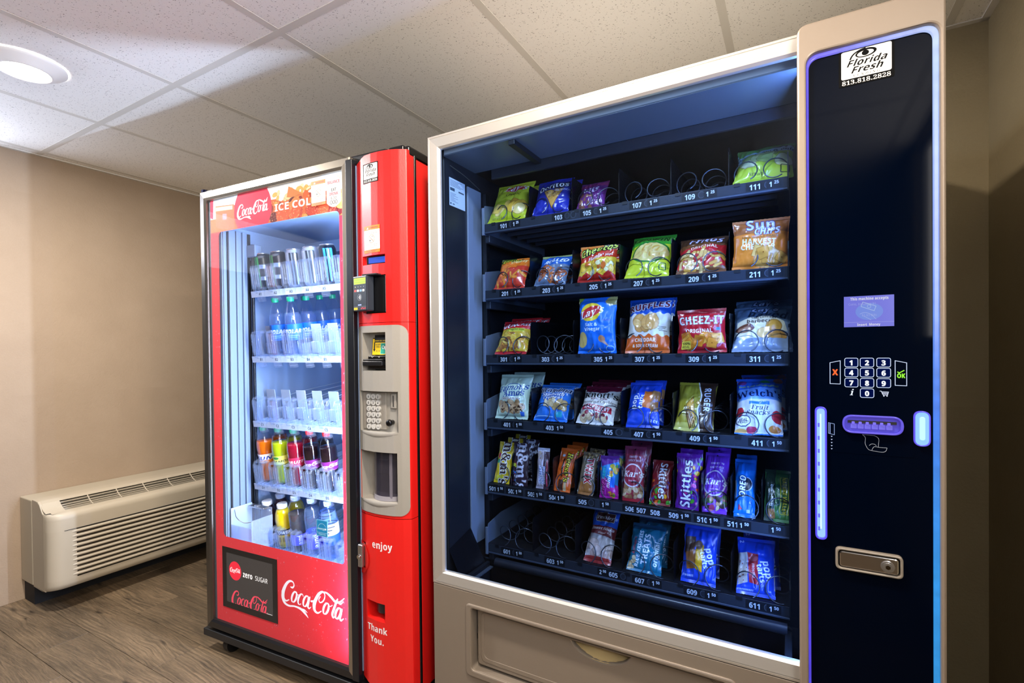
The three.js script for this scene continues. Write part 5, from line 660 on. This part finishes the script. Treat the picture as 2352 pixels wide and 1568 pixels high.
S_('403', .306, .112, .128, .58, 0, .042, 'light blue sandwich cookie bag on the fourth tray', (c, H) => { c.fillStyle = '#2f78d2'; c.fillRect(0, 0, 100, H); txt(c, 'Grandma\'s', 56, H * .18, 21, '#1c2a5c', { it: 1, f: 'serif', st: '#e9f0ff', sw: 4 }); txt(c, 'Sandwich', 46, H * .32, 15, '#fff', { it: 1, f: 'serif', st: '#1c3a8c', sw: 3 }); txt(c, 'Cremes', 42, H * .42, 15, '#fff', { it: 1, f: 'serif', st: '#1c3a8c', sw: 3 }); chips(c, 111, 14, 24, H * .52, 88, H * .7, 9, 13, ['#dcc08c', '#ecd8ae', '#c8a468']); rr(c, 62, H * .76, 24, H * .13, 3, '#2aa0b4'); c.fillStyle = '#a9d0f4'; c.fillRect(0, H * .88, 58, 2); });
S_('405', .448, .114, .138, .72, -.02, .042, 'maroon and white raspberry cookie bag on the fourth tray', (c, H) => { c.fillStyle = '#e9e2d6'; c.fillRect(0, 0, 100, H); poly(c, [[0, 0], [100, 0], [100, H * .12], [50, H * .26], [0, H * .18]], '#6c1830'); txt(c, 'Knott\'s', 52, H * .31, 27, '#1d1a18', { f: 'serif' }); txt(c, 'BERRY FARM', 50, H * .42, 8, '#5a1a2c'); txt(c, 'Premium Cookies', 50, H * .5, 11, '#4a3a34', { it: 1, f: 'serif' }); poly(c, [[8, H * .55], [92, H * .62], [94, H * .76], [6, H * .68]], '#c0243c'); txt(c, 'RASPBERRY', 50, H * .645, 14, '#fff', { rot: 6 }); chips(c, 121, 7, 14, H * .78, 84, H * .9, 10, 13, ['#d9bd92', '#e6d0a8']); chips(c, 122, 9, 16, H * .76, 84, H * .92, 4, 6, ['#7c1c30', '#9c2a3c']); });
S_('407', .588, .092, .138, .5, .03, .04, 'royal blue toaster pastry pack with orange panel on the fourth tray', (c, H) => { c.fillStyle = '#1f49c2'; c.fillRect(0, 0, 100, H); txt(c, 'pop.', 22, H * .46, 26, '#fff', { rot: -84 }); txt(c, 'tarts', 44, H * .47, 21, '#fff', { rot: -84 }); poly(c, [[52, H * .22], [82, H * .24], [80, H * .62], [50, H * .6]], '#d9722c'); rr(c, 76, H * .22, 24, H * .22, 2, '#b07a44'); rr(c, 74, H * .45, 24, H * .22, 2, '#a06c3a'); txt(c, '2 CT', 84, H * .88, 11, '#eaf0ff', { rot: 8 }); });
S_('409', .723, .1, .15, .62, -.02, .03, 'gold and dark brown wafer pack on the fourth tray', (c, H) => { c.fillStyle = '#a8992c'; c.fillRect(0, 0, 100, H); c.fillStyle = '#c9bd5a'; c.fillRect(0, H * .86, 100, H); poly(c, [[50, 0], [100, 0], [100, H], [64, H], [56, H * .6], [62, H * .3]], '#3a2416'); poly(c, [[50, 0], [53, 0], [65, H * .3], [59, H * .6], [67, H], [63, H], [55, H * .6], [61, H * .3]], '#e6e0cc'); poly(c, [[24, H * .5], [40, H * .34], [54, H * .8], [40, H * .96]], '#dca43c', '#6a4216', 1.5); for (let i = 0; i < 4; i++) { c.strokeStyle = '#5a3416'; c.lineWidth = 2.4; c.beginPath(); c.moveTo(20 + i * 5, H * .52 + i * 2); c.lineTo(40 + i * 5, H * .94); c.stroke(); } ell(c, 55, H * .46, 6, H * .035, '#caa23c', 0, '#6a4a14', 1.5); txt(c, 'RUGER', 79, H * .38, 24, '#dfe3ea', { rot: 88, sx: .95 }); small(c, 66, H * .7, 6, 8, '#bfa27a'); });
S_('411', .878, .109, .166, .62, .03, .045, 'blue and white fruit snack bag with strawberries at the right of the fourth tray', (c, H) => { c.fillStyle = '#e4e6ea'; c.fillRect(0, 0, 100, H); c.fillStyle = '#2b68cc'; c.fillRect(0, 0, 100, H * .42); ell(c, 12, H * .1, 10, H * .05, '#7a3a78'); ell(c, 62, H * .07, 12, H * .045, '#3c9c3a'); ell(c, 90, H * .05, 10, H * .05, '#c86a40'); txt(c, 'Fruit is our 1st ingredient!', 50, H * .17, 7, '#d7e23a', { rot: -3 }); poly(c, [[2, H * .24], [98, H * .2], [98, H * .44], [2, H * .46]], '#7fb0ea'); txt(c, 'Welch\'s', 51, H * .335, 27, '#16245a', { f: 'serif', rot: -3 }); rr(c, 28, H * .49, 46, H * .05, 0, '#3a86c4'); txt(c, 'Fruit', 52, H * .59, 15, '#1c2c5a', { it: 1, f: 'serif' }); txt(c, 'Snacks', 48, H * .67, 15, '#1c2c5a', { it: 1, f: 'serif' }); ell(c, 6, H * .65, 11, H * .08, '#cf2a34'); ell(c, 92, H * .72, 13, H * .1, '#d0303a'); ell(c, 18, H * .8, 16, H * .08, '#f6f2ea', 0, '#3a4468', 2); txt(c, 'REAL', 18, H * .785, 8, '#2a3048'); txt(c, 'FRUIT!', 18, H * .82, 8, '#2a3048'); ell(c, 36, H * .93, 12, H * .05, '#c43c5a'); ell(c, 12, H * .95, 14, H * .04, '#dca85a'); ell(c, 84, H * .91, 13, H * .05, '#d98a3c'); c.fillStyle = '#2f76cc'; c.fillRect(0, H * .975, 100, H); });
const vbar = (bg, word, col, o) => (c, H) => { c.fillStyle = bg; c.fillRect(0, 0, 100, H); o.pre?.(c, H); txt(c, word, o.x ?? 56, H * (o.y ?? .48), o.s, col, { rot: o.r ?? 90, st: o.st, sw: o.sw, it: o.it, f: o.f, sx: o.sx }); o.post?.(c, H); };
S_('501', .13, .058, .133, .33, -.03, .022, 'yellow candy pouch with brown lettering, first on the fifth tray', vbar('#e6c01c', 'm&m\'s', '#4a2c22', { s: 78, st: '#f4efe6', sw: 9, f: 'serif', x: 58, y: .5, sx: .9, pre: (c, H) => { rr(c, 26, H * .04, 20, H * .06, 3, '#9aa0b4'); ell(c, 14, H * .34, 12, H * .07, '#b8283a'); ell(c, 16, H * .48, 14, H * .05, '#2c9a5c'); ell(c, 34, H * .88, 26, H * .08, '#d6cf3a'); } }));
S_('502', .195, .06, .133, .21, 0, .022, 'dark brown candy pouch with white lettering beside the yellow one', vbar('#3a2830', 'm&m\'s', '#d9d4dc', { s: 80, f: 'serif', x: 60, y: .5, st: '#8a7f8c', sw: 4, sx: .92, pre: (c, H) => { chips(c, 131, 16, 4, H * .26, 34, H * .9, 6, 12, ['#b82c4a', '#3a7ac8', '#c8cf3a', '#d8d2da']); rr(c, 18, H * .03, 24, H * .06, 3, '#8d8a9c'); } }));
S_('503', .277, .042, .125, .14, .01, .02, 'thin white bar wrapper with blue lettering, leaning right on the fifth tray', vbar('#b9aab0', 'SNICKERS', '#2c3f96', { s: 34, r: -90, x: 34, y: .66, st: '#fff', sw: 5, sx: .85, pre: (c, H) => { c.fillStyle = '#4a3038'; c.fillRect(60, 0, 40, H); c.fillStyle = '#d9d6e0'; c.fillRect(0, 0, 100, H * .08); c.fillStyle = '#b83244'; c.fillRect(84, H * .3, 8, H * .7); chips(c, 141, 14, 4, H * .1, 50, H * .3, 4, 8, ['#c8b49a', '#a88a72']); }, post: (c, H) => txt(c, 'SNICKERS', 60, H * .66, 32, '#2c3f96', { rot: -90, st: '#fff', sw: 4, sx: .85 }) }));
S_('504', .342, .054, .134, .45, -.05, .02, 'orange peanut butter cup pack with yellow script on the fifth tray', vbar('#e8641c', 'Reese\'s', '#f2dc2a', { s: 46, x: 66, y: .44, it: 1, f: 'serif', st: '#2a1a10', sw: 7, pre: (c, H) => { rr(c, 16, H * .15, 16, H * .055, 3, '#c9d2dc'); rr(c, 30, H * .25, 9, H * .42, 2, '#3a1c10'); rr(c, 22, H * .74, 32, H * .24, 3, '#4a2818'); rr(c, 56, H * .76, 18, H * .22, 3, '#caa878'); } }));
S_('505', .417, .05, .127, .4, -.06, .02, 'gold and clear wafer bar with big red lettering on the fifth tray', vbar('#7c6a52', 'TWIX', '#b81e2c', { s: 62, x: 58, y: .44, st: '#ece4d8', sw: 7, pre: (c, H) => { chips(c, 151, 40, 0, 0, 100, H * .16, 3, 9, ['#c8a86a', '#8a6a3a', '#e8d8a8', '#5a4428']); poly(c, [[10, H * .72], [90, H * .7], [90, H], [4, H]], '#a86a34'); } }));
S_('506', .49, .056, .12, .23, .05, .024, 'blue and magenta gummy candy pouch on the fifth tray', vbar('#2f88c8', 'mini', '#fff', { s: 30, r: -82, x: 50, y: .62, it: 1, pre: (c, H) => { poly(c, [[0, H * .5], [40, H * .6], [100, H * .7], [100, H], [0, H]], '#b82490'); poly(c, [[0, 0], [100, 0], [100, H * .12], [0, H * .26]], '#6a2a8c'); txt(c, 'SWEE', 20, H * .72, 34, '#e85ab4', { rot: -70, it: 1, st: '#5a104a', sw: 5 }); txt(c, 'TART', 22, H * .42, 26, '#3ac8c0', { rot: -82 }); rr(c, 60, H * .5, 24, H * .24, 3, '#2a6cc8'); chips(c, 161, 9, 62, H * .18, 96, H * .46, 8, 13, ['#e08a3a', '#5aa83a', '#d8c23a']); chips(c, 162, 6, 36, H * .84, 80, H * .96, 8, 13, ['#e0903a', '#5ab04a']); } }));
const kars = (top, word2, nuts) => (c, H) => { c.fillStyle = top; c.fillRect(0, 0, 100, H); ell(c, 50, H * .05, 4, 4, '#1a0c14'); txt(c, 'SWEET \'N', 52, H * .2, 13, '#f0dce8'); txt(c, word2, 52, H * .27, 13, '#f0dce8', { sx: .95 }); chips(c, 171, 30, 4, H * .68, 96, H * .95, 8, 14, nuts); ell(c, 46, H * .54, 46, H * .2, top, 0, '#e6dce4', 6); txt(c, 'Kar\'s', 48, H * .52, 38, '#fff', { it: 1, f: 'serif' }); txt(c, 'TRAIL MIX', 48, H * .64, 8, '#f0dce8'); };
S_('507', .56, .062, .155, .32, .03, .024, 'maroon nut mix pouch with round white logo on the fifth tray', (c, H) => { kars('#a83446', 'SPICY MIX', ['#c8a072', '#b08656', '#d8bc94', '#a06a44'])(c, H); c.fillStyle = '#8a2c48'; c.fillRect(0, 0, 100, H * .15); ell(c, 50, H * .06, 4, 4, '#1a0c14'); c.fillStyle = '#a3222c'; c.fillRect(0, H * .95, 100, H); });
S_('508', .634, .056, .125, .45, 0, .022, 'dark red candy pouch with silver lettering sinking behind its coil', vbar('#7a1418', 'Skittles', '#d9d6dc', { s: 50, x: 56, y: .46, st: '#4a1014', sw: 5, pre: (c, H) => { chips(c, 181, 30, 0, H * .45, 100, H * .98, 7, 13, ['#d8401c', '#e0a01c', '#4a9a2c', '#b81c2c', '#5a2a7c', '#e86a1c']); } }));
S_('509', .706, .06, .146, .15, -.02, .024, 'purple candy pouch with silver lettering reading upwards', vbar('#5c1a7c', 'Skittles', '#e0dfe8', { s: 58, r: -88, x: 46, y: .54, st: '#3a0c52', sw: 6, pre: (c, H) => { chips(c, 191, 26, 40, H * .12, 98, H * .95, 7, 12, ['#d8401c', '#e0b01c', '#4a9a2c', '#c02c6c', '#3a3a9c', '#d85a9c']); } }));
S_('510', .773, .061, .168, .6, .01, .024, 'violet nut mix pouch with round white logo on the fifth tray', (c, H) => kars('#7a34b8', 'SALTY MIX', ['#4a6a3a', '#d8c49a', '#3a2c28', '#c8a070', '#a83a5a'])(c, H));
S_('511', .845, .05, .156, .6, .03, .03, 'bright blue cookie pack with upright white lettering on the fifth tray', vbar('#1478c8', 'OREO', '#fff', { s: 42, r: -86, x: 40, y: .5, st: '#10264a', sw: 8, pre: (c, H) => { poly(c, [[0, 0], [100, 0], [100, H * .2], [0, H * .26]], '#1460b0'); c.fillStyle = '#c9d2dc'; c.fillRect(0, H * .4, 9, H * .3); ell(c, 62, H * .46, 26, H * .11, '#2a2a30', 0, '#c9d2dc', 4); }, post: (c, H) => { poly(c, [[24, H * .8], [42, H * .88], [22, H * .9]], '#c8243c'); txt(c, '6', 78, H * .76, 15, '#eaf4ff', { rot: -6 }); rr(c, 62, H * .88, 16, H * .05, 2, '#d8e6f0'); } }));
S_('512', .918, .058, .135, .6, -.01, .018, 'green granola bar with yellow lettering panel at the right of the fifth tray', vbar('#3f7a2c', 'NATURE VALLEY', '#e6d83a', { s: 22, x: 78, y: .5, st: '#2a4a16', sw: 4, pre: (c, H) => { poly(c, [[0, 0], [44, 0], [36, H], [0, H]], '#2a3a22'); rr(c, 62, H * .16, 32, H * .7, 3, '#2f6a24', '#d8cf3a', 3); rr(c, 44, H * .3, 15, H * .42, 2, '#1f5a3c'); txt(c, 'CRUNCHY', 51, H * .51, 10, '#d6e8b0', { rot: 90 }); txt(c, 'Oats \'n Honey', 26, H * .52, 15, '#f2ecd8', { rot: 90 }); rr(c, 16, H * .78, 26, H * .17, 4, '#a8703a'); chips(c, 201, 10, 18, H * .8, 42, H * .93, 3, 5, ['#c8924c', '#8a5a2c']); } }));
S_('605', .452, .083, .165, .66, -.02, .04, 'clear donut pack with blue band and red label on the bottom tray', (c, H) => { c.fillStyle = '#c2b6b2'; c.fillRect(0, 0, 100, H); c.fillStyle = '#1f55b4'; c.fillRect(0, 0, 100, H * .36); rr(c, 18, H * .1, 70, H * .17, 3, '#5a2c24', '#d8c8a8', 2); txt(c, 'Mrs.', 50, H * .08, 9, '#e8ded0'); txt(c, 'Freshley\'s', 53, H * .19, 17, '#f2ecdf', { it: 1, f: 'serif' }); poly(c, [[0, H * .36], [100, H * .36], [100, H * .56], [0, H * .5]], '#7c2a2c'); txt(c, 'Donut Sticks', 50, H * .41, 14, '#f2e6da', { it: 1, f: 'serif' }); txt(c, 'Glazed', 50, H * .49, 9, '#e8cfc0', { it: 1 }); chips(c, 211, 8, 14, H * .64, 86, H * .86, 16, 24, ['#b89a8c', '#c8b0a4', '#a88878']); c.fillStyle = '#a0302c'; c.fillRect(0, H * .9, 100, H); });
S_('607', .588, .096, .134, .6, -.01, .04, 'teal rice cereal treat with upright white lettering on the bottom tray', (c, H) => { c.fillStyle = '#14708c'; c.fillRect(0, 0, 100, H); poly(c, [[0, 0], [100, 0], [100, H * .1], [0, H * .14]], '#0f4a66'); txt(c, 'Kellogg\'s', 14, H * .5, 11, '#d8343c', { rot: -86, it: 1, f: 'serif' }); txt(c, 'RICE KRISPIES', 30, H * .54, 15.5, '#f0f6fa', { rot: -86 }); txt(c, 'TREATS', 52, H * .54, 25, '#f0f6fa', { rot: -86 }); txt(c, 'original', 82, H * .6, 19, '#eaf4f6', { rot: -86 }); chips(c, 221, 10, 4, H * .74, 22, H * .95, 5, 8, ['#e0c89a', '#d0b07a']); });
S_('609', .732, .088, .148, .45, -.02, .035, 'royal blue toaster pastry pack with brown pastries and yellow panel on the bottom tray', (c, H) => { c.fillStyle = '#1c46c0'; c.fillRect(0, 0, 100, H); poly(c, [[4, H * .22], [36, H * .2], [34, H * .52], [0, H * .5]], '#5a3c2c'); poly(c, [[6, H * .5], [40, H * .42], [50, H * .74], [14, H * .78]], '#8a5426'); poly(c, [[38, H * .3], [62, H * .34], [60, H * .8], [40, H * .76]], '#e0a81c'); ell(c, 46, H * .34, 12, H * .08, '#7a5a44'); txt(c, 'pop.', 84, H * .52, 27, '#fff', { rot: 72 }); txt(c, 'tarts', 66, H * .58, 21, '#fff', { rot: 72 }); txt(c, 'S\'MORES', 20, H * .88, 8, '#cfd8ff'); });
S_('611', .87, .089, .142, .6, .04, .035, 'royal blue toaster pastry pack with red panel and white frosted pastry on the bottom tray', (c, H) => { c.fillStyle = '#1c46c0'; c.fillRect(0, 0, 100, H); txt(c, '2', 12, H * .09, 16, '#cfd8ff', { rot: 78 }); poly(c, [[0, H * .3], [26, H * .28], [30, H * .8], [0, H * .86]], '#cfc2b4'); chips(c, 231, 24, 2, H * .4, 26, H * .8, 1, 2, ['#c84a5a', '#8a7a6a', '#e8d8c0']); poly(c, [[26, H * .28], [56, H * .3], [58, H * .82], [34, H * .8]], '#c42a30'); ell(c, 44, H * .38, 12, H * .06, '#d86a6a'); txt(c, 'FROSTED', 44, H * .6, 9, '#f4dada', { rot: 85 }); txt(c, 'pop.', 84, H * .56, 27, '#fff', { rot: 76 }); txt(c, 'tarts', 66, H * .62, 21, '#fff', { rot: 76 }); txt(c, 'STRAWBERRY', 24, H * .92, 7, '#cfd8ff'); });
const TW = 2048, NC = 6, CW = TW / NC, CHH = 512, sheets = [];
for (let s = 0; s * 24 < SPEC.length; s++) sheets.push(mat(0xffffff, .3, 0, { clearcoat: .55, clearcoatRoughness: .22, map: tex(TW, TW, (c) => { c.fillStyle = '#888'; c.fillRect(0, 0, TW, TW);
  SPEC.slice(s * 24, s * 24 + 24).forEach(([code, x, w, h, lean, roll, dep, label, art], i) => { const k = Math.min((CW - 8) / 100, (CHH - 8) / (100 * h / w)), H = 100 * h / w; c.save(); c.translate((i % NC) * CW + 4, Math.floor(i / NC) * CHH + 4); c.beginPath(); c.rect(0, 0, 100 * k, H * k); c.clip(); c.scale(k, k); art(c, H); c.restore(); }); }) }));
function pouch(i) {
  const [code, x, w, h, lean, roll, dep, label] = SPEC[i], s = Math.floor(i / 24), j = i % 24, k = Math.min((CW - 8) / 100, (CHH - 8) / (100 * h / w));
  const U = u => ((j % NC) * CW + 4 + u * 100 * k) / TW, V = v => 1 - (Math.floor(j / NC) * CHH + 4 + (1 - v) * 100 * h / w * k) / TW;
  const t = thing('snack_packet', label, 'snack packet', ['crisp bags on the top tray', 'crisp bags on the second tray', 'crisp bags on the third tray', 'cookie and fruit snack packs on the fourth tray', 'candy and nut packs on the fifth tray', 'pastry and treat packs on the bottom tray'][+code[0] - 1]);
  const sd = i * 31 + 7, se = Math.min(.055, .008 / h), nx = 30, ny = 34;
  const body = (sgn) => grid(nx, ny, (u, v) => { const vv = se + v * (1 - 2 * se), a = u * 2 - 1, e = Math.sin(v * Math.PI), bulge = Math.pow(Math.max(0, 1 - Math.pow(Math.abs(a), 2.4)), .62) * Math.pow(e, .55), pinch = 1 - .045 * Math.pow(e, .8) * (dep / w > .28 ? 1.6 : 1);
    const ends = Math.pow(Math.abs(v * 2 - 1), 2), crease = (Math.abs(vnoise(u * 9 + a * ends * 1.5, v * 2.2, sd) - .5) * 2 - .45) * .0062 * (.35 + ends) * Math.min(1, e * 3), dent = (fbm(u * 3.4, v * 3.8, sd + 3, 3) - .47) * .02 * bulge, fold = (1 - Math.min(1, Math.abs(vnoise(u * 4 + 3, v * 5, sd + 9) - .5) * 9)) * .004 * bulge;
    return [a * w / 2 * pinch + (vnoise(v * 6, sgn, sd) - .5) * .003, vv * h + .002 * (vnoise(u * 5, v * 3, sd + 2) - .5), sgn * (dep / 2 * bulge + (crease + dent - fold) * (w > .07 ? 1 : .6)), U(sgn > 0 ? u : 1 - u), V(vv)]; });
  mesh('pouch', merge([body(1), body(-1)]), sheets[s], t);
  const seal = (v0, v1) => { const f = (zo) => grid(26, 4, (u, v) => { const vv = v0 + (v1 - v0) * v, a = u * 2 - 1; return [a * w / 2 * 1.004, vv * h + (v0 > .5 ? v : 1 - v) * .0005 * Math.sin(u * 90), zo + .0012 * Math.sin(v * 25) + (vnoise(u * 3.5, v0 * 9, sd) - .5) * .006 * (v0 > .5 ? v : 1 - v), U(u), V(vv)]; }); return merge([f(.0004), f(-.0004)]); };
  mesh('top_seal', seal(1 - se, 1), sheets[s], t); mesh('bottom_seal', seal(0, se), sheets[s], t);
  return t;
}
const packs = {};
function setPack(o, i, back = 0, dx = 0, dl = 0, dy = 0) { const [code, x, , , lean, roll] = SPEC[i], r = +code[0] - 1; o.position.set(SX + x + dx, YS[r] + .0155 + dy, SZ - .192 - back); o.rotation.set(-lean + dl, 0, roll * .6, 'XYZ'); }
SPEC.forEach((s, i) => { packs[s[0]] = [pouch(i), i]; setPack(packs[s[0]][0], i); });
// packets waiting further back in their coils
for (const [code, back, dx, dl, dy, label] of [
  ['101', .07, .006, .05, .002, 'pale yellow-green crisp bag second in its coil on the top tray'], ['103', .065, .006, .1, .004, 'dark blue tortilla chip bag second in its coil on the top tray'], ['203', .06, 0, 0, .002, 'blue pretzel twist bag second in its coil on the second tray'], ['205', .06, 0, -.2, .006, 'yellow popcorn bag second in its coil on the second tray'],
  ['301', .06, .0, .1, .006, 'red and yellow snack mix bag second in its coil'], ['301', .12, .0, .1, .008, 'red and yellow snack mix bag third in its coil'], ['307', .065, 0, .1, 0, 'white, blue and orange ridged crisp bag second in its coil'], ['311', .06, 0, .12, .01, 'grey and cream crisp bag second in its coil on the third tray'],
  ['401', .10, 0, .1, 0, 'pale mint cookie bag farther back behind the first one'], ['403', .06, 0, .05, 0, 'light blue sandwich cookie bag second in its coil'], ['405', .06, 0, .08, .004, 'maroon raspberry cookie bag second in its coil'], ['405', .12, 0, .08, .008, 'maroon raspberry cookie bag third in its coil'], ['407', .055, 0, .05, 0, 'royal blue toaster pastry pack second in its coil on the fourth tray'], ['411', .06, .008, .05, .004, 'blue fruit snack bag second in its coil at the right'],
  ['501', .05, .002, 0, .006, 'yellow candy pouch second in its coil'], ['501', .1, .004, 0, .01, 'yellow candy pouch third in its coil'], ['502', .055, .004, 0, .004, 'dark brown candy pouch second in its coil'], ['504', .045, .0, 0, .002, 'orange peanut butter cup pack second in its coil'], ['504', .09, .0, 0, .004, 'orange peanut butter cup pack third in its coil'], ['505', .05, .002, 0, .002, 'gold wafer bar second in its coil'], ['506', .05, .004, 0, .01, 'blue gummy candy pouch second in its coil'], ['507', .05, .004, 0, .008, 'maroon nut mix pouch second in its coil'], ['509', .05, .0, 0, .004, 'purple candy pouch second in its coil'], ['510', .05, 0, .1, 0, 'violet nut mix pouch second in its coil'], ['511', .05, 0, .05, 0, 'bright blue cookie pack second in its coil'],
  ['607', .06, .004, .05, 0, 'teal rice cereal treat second in its coil'], ['609', .06, .002, .05, 0, 'royal blue pastry pack with yellow panel second in its coil'], ['611', .06, .01, .05, .0, 'royal blue pastry pack with red panel second in its coil']]) {
  const [src, i] = packs[code], o = src.clone(); o.name = numbered('snack_packet'); scene.add(o); o.userData = { ...src.userData, label }; setPack(o, i, back, dx, dl, dy);
}
renderer.render(scene, camera);
